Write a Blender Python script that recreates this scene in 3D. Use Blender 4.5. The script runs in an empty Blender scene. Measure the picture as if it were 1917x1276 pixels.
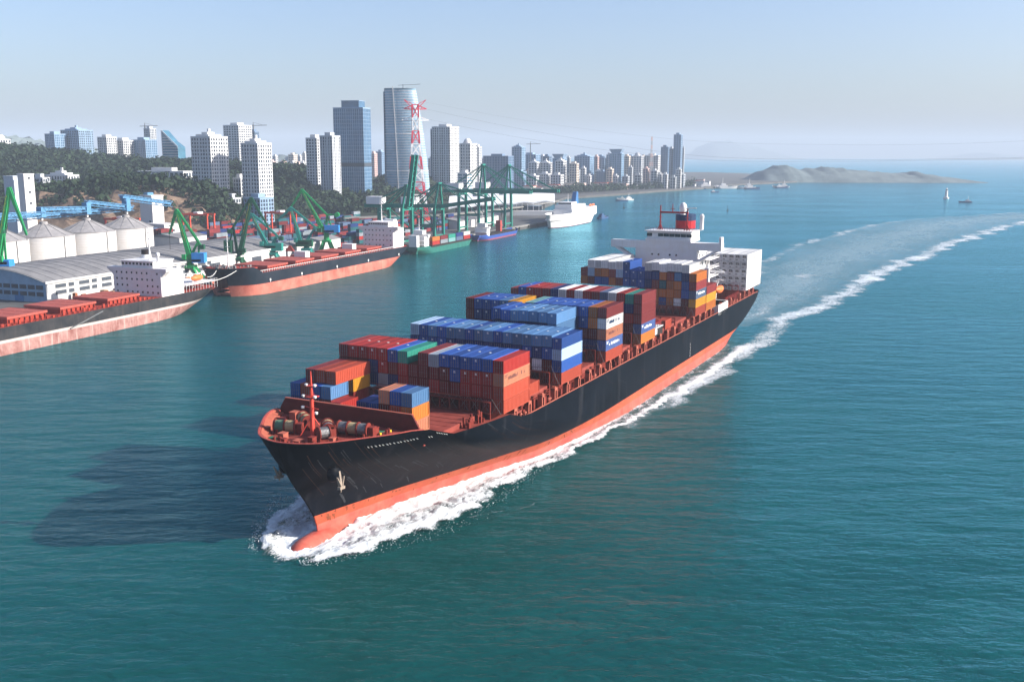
import bpy, bmesh, math, random
import numpy as np
from mathutils import Matrix, Vector

random.seed(7)
rng = np.random.default_rng(11)
scene = bpy.context.scene
col = scene.collection
R = math.radians

# ------------------------------------------------------------------ camera
F_PX, PITCH, ROLL, CAM_H = 1869.44, 0.18601, 0.002669, 68.676
cam_data = bpy.data.cameras.new('camera')
cam_data.sensor_width = 36.0
cam_data.lens = F_PX / 1917.0 * 36.0
cam_data.clip_start = 1.0
cam_data.clip_end = 60000.0
cam = bpy.data.objects.new('camera', cam_data)
col.objects.link(cam)
cam.matrix_world = Matrix.Translation((0, 0, CAM_H)) @ Matrix.Rotation(math.pi / 2 - PITCH, 4, 'X') @ Matrix.Rotation(ROLL, 4, 'Z')
scene.camera = cam

# ------------------------------------------------------------------ sky, sun, exposure
SUN = Vector((2.13, -0.26, 1.0)).normalized()
sun_el = math.asin(SUN.z)
sun_az = math.atan2(SUN.x, SUN.y)
world = bpy.data.worlds.new('World')
scene.world = world
world.use_nodes = True
wn = world.node_tree
wn.nodes.clear()
sky = wn.nodes.new('ShaderNodeTexSky')
sky.sky_type = 'NISHITA'
sky.sun_disc = False
sky.sun_elevation = sun_el
sky.sun_rotation = sun_az
sky.altitude = 0.0
sky.air_density = 1.0
sky.dust_density = 2.2
sky.ozone_density = 1.5
bg = wn.nodes.new('ShaderNodeBackground')
bg.inputs["Strength"].default_value = 0.092
wo = wn.nodes.new('ShaderNodeOutputWorld')
tint = wn.nodes.new('ShaderNodeMixRGB')       # the whole sky a little cooler, as the camera's white balance has it
tint.blend_type = 'MULTIPLY'
tint.inputs['Fac'].default_value = 1.0
tint.inputs['Color2'].default_value = (0.86, 0.92, 1.12, 1)
wn.links.new(sky.outputs[0], tint.inputs['Color1'])
wn.links.new(tint.outputs[0], bg.inputs[0])
wn.links.new(bg.outputs[0], wo.inputs[0])

sun_data = bpy.data.lights.new('sun', 'SUN')
sun_data.energy = 5.0
sun_data.angle = R(0.5)
sun_data.color = (1.0, 0.93, 0.84)
sun = bpy.data.objects.new('sun', sun_data)
col.objects.link(sun)
sun.rotation_euler = SUN.to_track_quat('Z', 'Y').to_euler()
sun.location = (300, -50, 200)

scene.view_settings.view_transform = 'Standard'
scene.view_settings.look = 'None'
scene.view_settings.exposure = 1.1
scene.view_settings.gamma = 1.0
scene.view_settings.use_curve_mapping = False
scene.render.engine = 'CYCLES'
scene.cycles.use_denoising = True
scene.cycles.max_bounces = 6
scene.cycles.volume_bounces = 0
scene.cycles.transparent_max_bounces = 12
scene.cycles.caustics_reflective = False
scene.cycles.caustics_refractive = False

# ------------------------------------------------------------------ frames
def ray(x, y):
    u, v = x - 958.5, y - 638.0
    c, s = math.cos(-ROLL), math.sin(-ROLL)
    u, v = c * u - s * v, s * u + c * v
    c, s = math.cos(PITCH), math.sin(PITCH)
    return Vector((u / F_PX, c - v / F_PX * s, -s - v / F_PX * c))
def onz(x, y, z):            # sight line meets the level z
    d = ray(x, y)
    return Vector((0, 0, CAM_H)) + d * ((z - CAM_H) / d.z)
def ony(x, y, Y):            # sight line at the distance Y
    d = ray(x, y)
    return Vector((0, 0, CAM_H)) + d * (Y / d.y)

PSI = 0.45818
SHIP_M = Matrix.Translation((-19.517, 203.036, 0)) @ Matrix.Rotation(math.atan2(-math.cos(PSI), -math.sin(PSI)), 4, 'Z')   # x forward, y port
TH = R(21.3)
QUAY_RZ = math.pi / 2 - TH
QUAY_M = Matrix.Translation((-134.0, 546.0, 0)) @ Matrix.Rotation(QUAY_RZ, 4, 'Z')    # x along the quay, y inland
QUAY_I = QUAY_M.inverted()
def qpt(u, v, z=0.0):
    return QUAY_M @ Vector((u, v, z))
def onq(x, y, z):
    return QUAY_I @ onz(x, y, z)

# ------------------------------------------------------------------ materials
MATS = {}
def mat(name, c, rough=0.6, metal=0.0, var=0.15, scale=1.0, c2=None, streak=0.0, bump=0.0, spec=0.2, coat=0.0, c2amt=0.5, sscale=None, scol=None):
    """base colour with worn blotches (c2), vertical streaks and fine relief"""
    if name in MATS:
        return MATS[name]
    m = bpy.data.materials.new(name)
    m.use_nodes = True
    nt = m.node_tree
    b = nt.nodes['Principled BSDF']
    b.inputs['Roughness'].default_value = rough
    b.inputs['Metallic'].default_value = metal
    b.inputs['Specular IOR Level'].default_value = spec
    if coat:
        b.inputs['Coat Weight'].default_value = coat
    tc = nt.nodes.new('ShaderNodeTexCoord')
    no = nt.nodes.new('ShaderNodeTexNoise')
    no.inputs['Scale'].default_value = scale
    no.inputs['Detail'].default_value = 6
    no.inputs['Roughness'].default_value = 0.65
    nt.links.new(tc.outputs['Object'], no.inputs['Vector'])
    ra = nt.nodes.new('ShaderNodeValToRGB')
    ra.color_ramp.elements[0].position = 0.32
    ra.color_ramp.elements[1].position = 0.72
    k0, k1 = 1 - var, 1 + var
    cc = c2 or c
    ra.color_ramp.elements[0].color = tuple(min(1, x * k0) for x in c) + (1,)
    ra.color_ramp.elements[1].color = tuple(min(1, x * k1 * (1 - c2amt) + y * c2amt) if c2 else min(1, x * k1) for x, y in zip(c, cc)) + (1,)
    nt.links.new(no.outputs['Fac'], ra.inputs['Fac'])
    out = ra.outputs['Color']
    if streak:
        mp = nt.nodes.new('ShaderNodeMapping')
        mp.inputs['Scale'].default_value = (1.6, 1.6, 0.12)
        n2 = nt.nodes.new('ShaderNodeTexNoise')
        n2.inputs['Scale'].default_value = sscale or scale * 1.5
        n2.inputs['Detail'].default_value = 5
        nt.links.new(tc.outputs['Object'], mp.inputs['Vector'])
        nt.links.new(mp.outputs['Vector'], n2.inputs['Vector'])
        r2 = nt.nodes.new('ShaderNodeValToRGB')
        r2.color_ramp.elements[0].position = 0.55
        r2.color_ramp.elements[1].position = 0.75
        r2.color_ramp.elements[0].color = (0, 0, 0, 1)
        r2.color_ramp.elements[1].color = (streak, streak, streak, 1)
        nt.links.new(n2.outputs['Fac'], r2.inputs['Fac'])
        mx = nt.nodes.new('ShaderNodeMixRGB')
        nt.links.new(r2.outputs['Color'], mx.inputs['Fac'])
        nt.links.new(out, mx.inputs['Color1'])
        mx.inputs['Color2'].default_value = tuple(scol or c2 or [x * 0.45 for x in c]) + (1,)
        out = mx.outputs['Color']
    nt.links.new(out, b.inputs['Base Color'])
    if bump:
        bp = nt.nodes.new('ShaderNodeBump')
        bp.inputs['Strength'].default_value = bump
        bp.inputs['Distance'].default_value = 0.1
        n3 = nt.nodes.new('ShaderNodeTexNoise')
        n3.inputs['Scale'].default_value = scale * 4
        n3.inputs['Detail'].default_value = 6
        nt.links.new(tc.outputs['Object'], n3.inputs['Vector'])
        nt.links.new(n3.outputs['Fac'], bp.inputs['Height'])
        nt.links.new(bp.outputs['Normal'], b.inputs['Normal'])
    MATS[name] = m
    return m

# ------------------------------------------------------------------ mesh builder
class MB:
    def __init__(self):
        self.v, self.f, self.mi = [], [], []
    def add(self, vs, fs, m=0):
        o = len(self.v)
        self.v += [tuple(x) for x in vs]
        self.f += [tuple(i + o for i in f) for f in fs]
        self.mi += [m] * len(fs)
        return self
    def box(self, x0, x1, y0, y1, z0, z1, m=0):
        if x0 > x1: x0, x1 = x1, x0
        if y0 > y1: y0, y1 = y1, y0
        vs = [(x, y, z) for z in (z0, z1) for y in (y0, y1) for x in (x0, x1)]
        return self.add(vs, [(0, 2, 3, 1), (4, 5, 7, 6), (0, 1, 5, 4), (2, 6, 7, 3), (0, 4, 6, 2), (1, 3, 7, 5)], m)
    def bar(self, a, b, w, h=None, m=0, w2=None, h2=None):
        a, b = Vector(a), Vector(b)
        h = h or w
        w2 = w2 or w
        h2 = h2 or h
        d = (b - a).normalized()
        up = Vector((0, 0, 1)) if abs(d.z) < 0.95 else Vector((1, 0, 0))
        s = d.cross(up).normalized()
        t = s.cross(d)
        vs = []
        for p, ww, hh in ((a, w, h), (b, w2, h2)):
            for i, j in ((-1, -1), (1, -1), (1, 1), (-1, 1)):
                vs.append(p + s * (i * ww / 2) + t * (j * hh / 2))
        return self.add(vs, [(0, 3, 2, 1), (4, 5, 6, 7), (0, 1, 5, 4), (1, 2, 6, 5), (2, 3, 7, 6), (3, 0, 4, 7)], m)
    def tube(self, a, b, r, r2=None, n=8, m=0, cap=True):
        a, b = Vector(a), Vector(b)
        r2 = r if r2 is None else r2
        d = (b - a).normalized()
        up = Vector((0, 0, 1)) if abs(d.z) < 0.95 else Vector((1, 0, 0))
        s = d.cross(up).normalized()
        t = s.cross(d)
        vs = []
        for p, rr in ((a, r), (b, r2)):
            for i in range(n):
                an = 2 * math.pi * i / n
                vs.append(p + (s * math.cos(an) + t * math.sin(an)) * rr)
        fs = [(i, n + i, n + (i + 1) % n, (i + 1) % n) for i in range(n)]
        if cap:
            fs += [tuple(range(n)), tuple(range(2 * n - 1, n - 1, -1))]
        return self.add(vs, fs, m)
    def path(self, pts, r, n=6, m=0):
        for a, b in zip(pts[:-1], pts[1:]):
            self.tube(a, b, r, n=n, m=m)
        return self
    def lathe(self, prof, cx=0, cy=0, n=24, m=0, cap=True):
        vs = []
        for r, z in prof:
            for i in range(n):
                an = 2 * math.pi * i / n
                vs.append((cx + r * math.cos(an), cy + r * math.sin(an), z))
        fs = []
        for k in range(len(prof) - 1):
            for i in range(n):
                j = (i + 1) % n
                fs.append((k * n + i, k * n + j, (k + 1) * n + j, (k + 1) * n + i))
        if cap:
            fs.append(tuple(range(n - 1, -1, -1)))
            k = len(prof) - 1
            fs.append(tuple(k * n + i for i in range(n)))
        return self.add(vs, fs, m)
    def prism(self, poly, z0, z1, m=0):
        n = len(poly)
        a = sum(poly[i][0] * poly[(i + 1) % n][1] - poly[(i + 1) % n][0] * poly[i][1] for i in range(n))
        if a < 0:
            poly = poly[::-1]
        vs = [(x, y, z0) for x, y in poly] + [(x, y, z1) for x, y in poly]
        fs = [tuple(range(n - 1, -1, -1)), tuple(range(n, 2 * n))]
        fs += [(i, (i + 1) % n, n + (i + 1) % n, n + i) for i in range(n)]
        return self.add(vs, fs, m)
    def grid(self, P, m=0, flip=False):
        """P[i][j] points"""
        ni, nj = len(P), len(P[0])
        vs = [p for row in P for p in row]
        fs = []
        for i in range(ni - 1):
            for j in range(nj - 1):
                q = (i * nj + j, i * nj + j + 1, (i + 1) * nj + j + 1, (i + 1) * nj + j)
                fs.append(q[::-1] if flip else q)
        return self.add(vs, fs, m)
    def mesh(self, name, mats, smooth=False):
        me = bpy.data.meshes.new(name)
        me.from_pydata(self.v, [], self.f)
        for mm in (mats if isinstance(mats, (list, tuple)) else [mats]):
            me.materials.append(mm)
        if any(self.mi):
            me.polygons.foreach_set('material_index', self.mi)
        if smooth:
            me.polygons.foreach_set('use_smooth', [True] * len(me.polygons))
            try:
                me.set_sharp_from_angle(angle=R(35))
            except Exception:
                pass
        me.update()
        return me
    def build(self, name, mats, parent=None, mw=None, smooth=False, kind=None, label=None, weld=False):
        me = self.mesh(name, mats, smooth)
        if weld:
            bm = bmesh.new()
            bm.from_mesh(me)
            bmesh.ops.remove_doubles(bm, verts=bm.verts, dist=0.03)
            bm.to_mesh(me)
            bm.free()
        o = bpy.data.objects.new(name, me)
        col.objects.link(o)
        if parent is not None:
            o.parent = parent
        if mw is not None:
            o.matrix_world = mw
        if kind:
            o['kind'] = kind
        if label:
            o['label'] = label
        return o

def tag(o, label, cat, group=None):
    o['label'] = label
    o['category'] = cat
    if group:
        o['group'] = group
    return o
def thing(name, label, cat, mw=None, group=None):
    o = bpy.data.objects.new(name, None)
    col.objects.link(o)
    if mw is not None:
        o.matrix_world = mw
    return tag(o, label, cat, group)
def structure(o):
    o['kind'] = 'structure'
    return o
def catmull(P, k):
    """P (n,d) control points -> smooth curve with k steps a span"""
    P = np.asarray(P, float)
    n = len(P)
    out = []
    for i in range(n - 1):
        p0, p1, p2, p3 = P[max(i - 1, 0)], P[i], P[i + 1], P[min(i + 2, n - 1)]
        for j in range(k):
            t = j / k
            out.append(0.5 * (2 * p1 + (p2 - p0) * t + (2 * p0 - 5 * p1 + 4 * p2 - p3) * t * t + (3 * p1 - p0 - 3 * p2 + p3) * t ** 3))
    out.append(P[-1])
    return np.array(out)
TENS = {2: 'twenty', 3: 'thirty', 4: 'forty'}
def ordn(n):
    if n < 19:
        return ORD[n]
    if n == 19:
        return 'nineteenth'
    if n % 10 == 0:
        return {20: 'twentieth', 30: 'thirtieth', 40: 'fortieth'}[n]
    return TENS[n // 10] + '-' + ORD[n % 10]
ORD = ['zeroth', 'first', 'second', 'third', 'fourth', 'fifth', 'sixth', 'seventh', 'eighth', 'ninth', 'tenth', 'eleventh', 'twelfth', 'thirteenth', 'fourteenth', 'fifteenth', 'sixteenth', 'seventeenth', 'eighteenth']
# ================================================================== setting: sea, land, hills, haze
def water_material():
    m = bpy.data.materials.new('sea_water')
    m.use_nodes = True
    nt = m.node_tree
    b = nt.nodes['Principled BSDF']
    tc = nt.nodes.new('ShaderNodeTexCoord')
    def noise(sx, sy, detail, rough, rot=0.3, dist=0.0):
        mp = nt.nodes.new('ShaderNodeMapping')
        mp.inputs['Rotation'].default_value = (0, 0, rot)
        mp.inputs['Scale'].default_value = (sx, sy, 1)
        n = nt.nodes.new('ShaderNodeTexNoise')
        n.inputs['Scale'].default_value = 1.0
        n.inputs['Detail'].default_value = detail
        n.inputs['Roughness'].default_value = rough
        n.inputs['Distortion'].default_value = dist
        nt.links.new(tc.outputs['Object'], mp.inputs['Vector'])
        nt.links.new(mp.outputs['Vector'], n.inputs['Vector'])
        return n.outputs['Fac']
    n1 = noise(0.055, 0.16, 3, 0.5, 0.25)        # long swell
    n2 = noise(0.30, 0.55, 6, 0.62, 0.1, 0.4)      # wind waves
    n3 = noise(1.1, 1.9, 4, 0.6, -0.2)           # ripples
    big = noise(0.006, 0.014, 4, 0.55, 0.5, 0.6) # slicks and gust patches
    def mth(op, a, bb):
        x = nt.nodes.new('ShaderNodeMath')
        x.operation = op
        for i, q in enumerate((a, bb)):
            if isinstance(q, (int, float)):
                x.inputs[i].default_value = q
            else:
                nt.links.new(q, x.inputs[i])
        return x.outputs[0]
    h = mth('ADD', mth('MULTIPLY', n1, 2.4), mth('ADD', mth('MULTIPLY', n2, 1.0), mth('MULTIPLY', n3, 0.22)))
    gust = nt.nodes.new('ShaderNodeMapRange')
    gust.inputs['From Min'].default_value = 0.35
    gust.inputs['From Max'].default_value = 0.65
    gust.inputs['To Min'].default_value = 0.55
    gust.inputs['To Max'].default_value = 1.1
    nt.links.new(big, gust.inputs['Value'])
    bp = nt.nodes.new('ShaderNodeBump')
    bp.inputs['Distance'].default_value = 0.58
    nt.links.new(gust.outputs[0], bp.inputs['Strength'])
    nt.links.new(h, bp.inputs['Height'])
    ra = nt.nodes.new('ShaderNodeValToRGB')
    ra.color_ramp.elements[0].position = 0.3
    ra.color_ramp.elements[1].position = 0.7
    ra.color_ramp.elements[0].color = WATER_A + (1,)
    ra.color_ramp.elements[1].color = WATER_B + (1,)
    nt.links.new(mth('ADD', mth('MULTIPLY', big, 0.6), mth('MULTIPLY', n2, 0.4)), ra.inputs['Fac'])
    nt.nodes.remove(b)
    di = nt.nodes.new('ShaderNodeBsdfDiffuse')
    go = nt.nodes.new('ShaderNodeBsdfGlossy')
    go.inputs['Roughness'].default_value = WATER_R
    fr = nt.nodes.new('ShaderNodeFresnel')
    fr.inputs['IOR'].default_value = 1.33
    mx = nt.nodes.new('ShaderNodeMixShader')
    gc = nt.nodes.new('ShaderNodeMixRGB')
    gc.inputs['Color1'].default_value = WATER_G + (1,)
    gc.inputs['Color2'].default_value = (0.44, 0.86, 1.0, 1)
    nt.links.new(fr.outputs[0], gc.inputs['Fac'])
    nt.links.new(gc.outputs[0], go.inputs['Color'])
    for x in (di, go, fr):
        nt.links.new(bp.outputs['Normal'], x.inputs['Normal'])
    nt.links.new(ra.outputs['Color'], di.inputs['Color'])
    nt.links.new(mth('MINIMUM', mth('MULTIPLY', mth('POWER', fr.outputs[0], 1.25), WATER_F), 0.97), mx.inputs['Fac'])
    nt.links.new(di.outputs[0], mx.inputs[1])
    nt.links.new(go.outputs[0], mx.inputs[2])
    nt.links.new(mx.outputs[0], nt.nodes['Material Output'].inputs['Surface'])
    return m
WATER_A, WATER_B = (0.0025, 0.038, 0.034), (0.0045, 0.074, 0.074)
WATER_G, WATER_F, WATER_R = (0.13, 0.78, 1.08), 1.15, 0.13
sea_m = water_material()
mb = MB()
mb.add([(-14000, -2000, 0), (14000, -2000, 0), (14000, 16000, 0), (-14000, 16000, 0)], [(0, 1, 2, 3)])
structure(mb.build('sea', sea_m))

# ---- land: port apron, then the shore that runs on to the far city
GROUND_Z = 3.6
shore_px = [(1060, 369), (1110, 366), (1170, 362), (1230, 357), (1290, 353), (1345, 349.5), (1360, 346)]
coast = [qpt(-420, 0), qpt(-200, 0), qpt(0, 0), qpt(200, 0), qpt(548, 0), qpt(552, 60)] + [onz(x, y, 3.0) for x, y in shore_px]
land_poly = [(p.x, p.y) for p in coast] + [(900, 2700), (700, 3600), (-3500, 3600), (-3500, 300), (-900, 150)]
concrete = mat('quay_concrete', (0.20, 0.195, 0.185), 0.85, var=0.25, scale=0.08, c2=(0.18, 0.18, 0.17), bump=0.2)
land_m = mat('port_apron_asphalt', (0.085, 0.085, 0.085), 0.9, var=0.35, scale=0.03, c2=(0.13, 0.125, 0.115))
mb = MB().prism(land_poly, -3.0, GROUND_Z)
structure(mb.build('ground', land_m))
# quay wall coping with fenders
mb = MB()
mb.box(-420, 546, -0.6, 3.0, GROUND_Z - 1.2, GROUND_Z + 0.35)
quay = structure(mb.build('quay', concrete, mw=QUAY_M))
rub = mat('fender_rubber', (0.03, 0.03, 0.03), 0.8)
fm = MB().box(-0.7, 0.7, -0.9, 0.0, -2.6, 0).mesh('fender', rub)
for k in range(24):
    u = -120 + k * 24
    o = bpy.data.objects.new('fender', fm)
    col.objects.link(o)
    o.parent = quay
    o.location = (u, -0.62, GROUND_Z - 0.5)

# ---- wooded hills: height field and a mass of tree crowns
def ridge(x, y):
    """ground height of the hills behind the port (world metres)"""
    z = np.zeros_like(x)
    # long back ridge
    crest = np.interp(x, [-2200, -1400, -800, -630, -590, -530, -467, -414, -355, -289, -243, -200, -120, -60], [98, 88, 71, 66, 62, 55, 48, 49, 46, 43, 40, 26, 8, 0])
    c0 = 1270 + 0.05 * x
    f = np.clip(1 - ((y - c0) / 300.0) ** 2, 0, 1) ** 0.9
    f = np.where(y > c0, np.clip(1 - ((y - c0) / 800.0) ** 2, 0, 1), f)
    z = np.maximum(z, crest * f)
    # quarried knoll in front
    c2 = np.interp(x, [-620, -480, -405, -380, -341, -300, -270, -239, -215], [0, 26, 31, 33, 39, 37, 31, 17, 0])
    g = np.where(y < 850, np.clip((y - 805) / 45.0, 0, 1) ** 0.55, np.clip(1 - ((y - 850) / 260.0) ** 2, 0, 1))
    z = np.maximum(z, c2 * g)
    # knoll behind the glass tower
    k = np.exp(-(((x + 150) / 60.0) ** 2) - (((y - 1400) / 120.0) ** 2)) * 45
    return np.maximum(z, k)
gx = np.arange(-1500, 61, 15.0)
gy = np.concatenate([np.arange(790, 900, 6.0), np.arange(900, 1700, 18.0)])
X, Y = np.meshgrid(gx, gy, indexing='ij')
Z = ridge(X, Y)
jit = np.sin(X * 0.11 + 1.3 * np.sin(Y * 0.07)) * np.cos(Y * 0.13 + X * 0.05)
rockz = ((X > -420) & (X < -225) & (Y < 850)) 
Z = Z + np.where(Z > 3, jit * 1.6 + rng.normal(0, 0.7, Z.shape) + np.where(rockz, rng.normal(0, 4.0, Z.shape), 0), 0) + GROUND_Z - 0.5
Yj = Y + np.where(rockz, rng.normal(0, 3.0, Y.shape), 0)
P = [[(X[i, j], Yj[i, j], Z[i, j]) for j in range(len(gy))] for i in range(len(gx))]
soil = mat('hill_rock_and_soil', (0.15, 0.10, 0.07), 0.95, var=0.5, scale=0.16, c2=(0.34, 0.25, 0.18), bump=0.8)
hm_, rk_ = MB(), MB()
under_m = mat('hill_undergrowth', (0.014, 0.024, 0.013), 0.95, var=0.4, scale=0.1, c2=(0.03, 0.035, 0.018))
for i in range(len(gx) - 1):
    for j in range(len(gy) - 1):
        q = [P[i][j], P[i][j + 1], P[i + 1][j + 1], P[i + 1][j]][::-1]
        if max(v[2] for v in q) < GROUND_Z + 1.0:
            continue
        (rk_ if (-408 < gx[i] < -232 and gy[j] < 846 and Z[i, j] < 34) else hm_).add(q, [(0, 1, 2, 3)])
structure(hm_.build('hill', under_m, weld=True))
structure(rk_.build('rock_face', soil, weld=True))

leaf_m = mat('broadleaf_foliage', (0.008, 0.022, 0.013), 0.75, var=0.5, scale=0.11, c2=(0.03, 0.055, 0.018), c2amt=0.7)
def crowns(pts, name, mname, nl=22, r0=4.7, parent=None):
    V, Fc = [], []
    for (x, y, z) in pts:
        r = r0 * random.choice((0.5, 0.7, 0.85, 1.0, 1.15, 1.5)) * random.uniform(0.85, 1.15)
        h = r * random.uniform(0.8, 1.25)
        for k in range(nl):
            a, e = random.uniform(0, 6.283), math.asin(random.uniform(-0.35, 1))
            d = Vector((math.cos(a) * math.cos(e), math.sin(a) * math.cos(e), math.sin(e)))
            c = Vector((x, y, z + h * 0.55)) + Vector((d.x * r, d.y * r, d.z * h)) * random.uniform(0.55, 1.0)
            n = (d + Vector((random.uniform(-.6, .6), random.uniform(-.6, .6), random.uniform(-.6, .6)))).normalized()
            t = n.orthogonal().normalized()
            s = n.cross(t)
            w = r * random.uniform(0.2, 0.38)
            o = len(V)
            V += [c + t * w, c + s * w * 0.8, c - t * w, c - s * w * 0.9]
            Fc.append((o, o + 1, o + 2, o + 3))
    m = MB()
    m.v, m.f, m.mi = V, Fc, [0] * len(Fc)
    return m.build(name, mname, parent, kind='stuff')
tp = []
while len(tp) < 12500:
    x = random.uniform(-1150, 20)
    y = random.uniform(812, 1330)
    if abs(x / y) > 0.56 + 0.02 and x < 0:
        continue
    z = float(ridge(np.array([x]), np.array([y]))[0])
    if z < 5:
        continue
    if -405 < x < -255 and y < 842 and random.random() < 0.72:
        continue
    tp.append((x, y, z + GROUND_Z - 1.5))
forest = crowns(tp, 'forest', leaf_m)
forest['label'] = 'dark green wood covering the hills behind the port'
# scrub along the promenade and between the sheds
tp = []
for x0, y0, x1, y1, n in ((1040, 364, 1175, 357, 520), (1180, 357, 1300, 350, 260), (385, 398, 470, 392, 40), (690, 398, 830, 395, 60), (850, 372, 1000, 372, 120)):
    for k in range(n):
        t = random.random()
        p = onz(x0 + (x1 - x0) * t, y0 + (y1 - y0) * t + random.uniform(-5, 0), GROUND_Z)
        tp.append((p.x, p.y, GROUND_Z + random.uniform(0, 2)))
g = crowns(tp, 'shrubbery', leaf_m, nl=12, r0=5.0)
g['label'] = 'low green trees along the far waterfront'

# ---- far hills across the strait
def far_hill(name, prof, Y, depth, m):
    """prof: (px x, px y of the crest)"""
    xs = [p[0] for p in prof]
    ys = [p[1] for p in prof]
    n = 90
    rows = []
    nv = 9
    for i in range(n + 1):
        px = xs[0] + (xs[-1] - xs[0]) * i / n
        py = np.interp(px, xs, ys)
        top = ony(px, py, Y)
        h = max(top.z, 0.5) * (1 + 0.05 * math.sin(i * 1.7) * math.sin(i * 0.63)) + random.uniform(-0.02, 0.02) * max(top.z, 10)
        row = []
        for j in range(nv):
            s = j / (nv - 1) * 2 - 1
            wob = 1 + 0.12 * math.sin(i * 0.9 + j * 2.1) * (1 - abs(s))
            row.append((top.x, Y + s * depth, -2 + (h + 2) * max(0, 1 - s * s) ** 0.8 * min(wob, 1.0 if abs(s) < .1 else wob)))
        rows.append(row)
    return structure(MB().grid(rows, flip=True).build(name, m, smooth=True))
hill_m = mat('hill_vegetation_haze_tint', (0.11, 0.15, 0.16), 0.95, var=0.4, scale=0.02, c2=(0.18, 0.2, 0.19))  # vegetation paled and blued in its base colour to imitate distance haze
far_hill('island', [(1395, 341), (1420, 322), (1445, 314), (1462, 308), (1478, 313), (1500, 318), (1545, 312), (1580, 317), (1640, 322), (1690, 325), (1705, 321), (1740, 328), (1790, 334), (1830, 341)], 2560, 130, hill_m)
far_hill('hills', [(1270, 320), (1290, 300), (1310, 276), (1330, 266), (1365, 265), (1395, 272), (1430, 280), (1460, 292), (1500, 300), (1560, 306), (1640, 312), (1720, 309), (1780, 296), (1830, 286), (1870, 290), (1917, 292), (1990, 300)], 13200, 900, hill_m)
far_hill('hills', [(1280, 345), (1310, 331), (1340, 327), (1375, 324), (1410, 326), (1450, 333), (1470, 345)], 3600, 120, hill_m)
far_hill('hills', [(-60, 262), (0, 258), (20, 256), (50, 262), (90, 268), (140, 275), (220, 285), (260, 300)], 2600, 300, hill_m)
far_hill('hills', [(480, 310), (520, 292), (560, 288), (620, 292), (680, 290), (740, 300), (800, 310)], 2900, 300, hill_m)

# ---- sea haze
hz = bpy.data.materials.new('sea_haze')
hz.use_nodes = True
hn = hz.node_tree
hn.nodes.remove(hn.nodes['Principled BSDF'])
pv = hn.nodes.new('ShaderNodeVolumePrincipled')
pv.inputs['Color'].default_value = (0.64, 0.76, 0.9, 1)
pv.inputs['Density'].default_value = 0.00013
pv.inputs['Anisotropy'].default_value = 0.0
hn.links.new(pv.outputs[0], hn.nodes['Material Output'].inputs['Volume'])
o = MB().box(-14500, 14500, -2200, 16500, -6, 330).build('haze', hz, kind='stuff')
o['label'] = 'pale blue sea haze filling the air over the strait'
# ================================================================== the container ship
hull_black = None
def hull_paint(name, top, low, zline):
    pass
black_m = mat('hull_black_paint', (0.0022, 0.0038, 0.0075), 0.5, var=0.5, scale=0.09, c2=(0.007, 0.007, 0.009), streak=0.8, sscale=0.3, scol=(0.016, 0.016, 0.02), spec=0.04, c2amt=0.35)
red_m = mat('boot_topping_red', (0.46, 0.075, 0.035), 0.6, var=0.22, scale=0.16, c2=(0.30, 0.10, 0.04), streak=0.85, sscale=0.5, scol=(0.20, 0.06, 0.022))
scum_m = mat('boot_topping_washed_red', (0.44, 0.07, 0.05), 0.5, var=0.18, scale=0.3, c2=(0.48, 0.17, 0.12), streak=0.35)
deck_m = mat('deck_red_oxide', (0.24, 0.042, 0.03), 0.75, var=0.3, scale=0.35, c2=(0.22, 0.06, 0.045), streak=0.2, bump=0.15)
dred_m = mat('deck_gear_red', (0.17, 0.022, 0.015), 0.65, var=0.25, scale=0.6, c2=(0.16, 0.03, 0.02))
arch_m = mat('stanchion_pink_red', (0.34, 0.09, 0.06), 0.7, var=0.2, scale=0.8, c2=(0.36, 0.10, 0.06))
white_m = mat('ship_white_paint', (0.68, 0.68, 0.69), 0.5, var=0.06, scale=0.4, c2=(0.5, 0.46, 0.4), streak=0.35, sscale=1.2)
glass_m = mat('dark_window_glass', (0.012, 0.016, 0.02), 0.08, var=0.3, scale=0.5, spec=0.6)
steel_m = mat('dull_steel', (0.22, 0.22, 0.22), 0.5, 0.6, var=0.3, scale=2.0)
rope_m = mat('mooring_rope', (0.33, 0.26, 0.15), 0.9, var=0.3, scale=5)
dark_m = mat('dark_void_paint', (0.02, 0.014, 0.013), 0.8)
lamp_m = mat('lamp_white', (0.75, 0.75, 0.72), 0.4)
orange_m = mat('lifeboat_orange', (0.75, 0.16, 0.04), 0.45)
fun_red = mat('funnel_red', (0.36, 0.012, 0.018), 0.45)
fun_blue = mat('funnel_dark_blue', (0.012, 0.028, 0.075), 0.45)
grn_m = mat('walkway_green', (0.03, 0.16, 0.09), 0.7)
yel_m = mat('safety_yellow', (0.72, 0.50, 0.04), 0.6)

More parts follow.
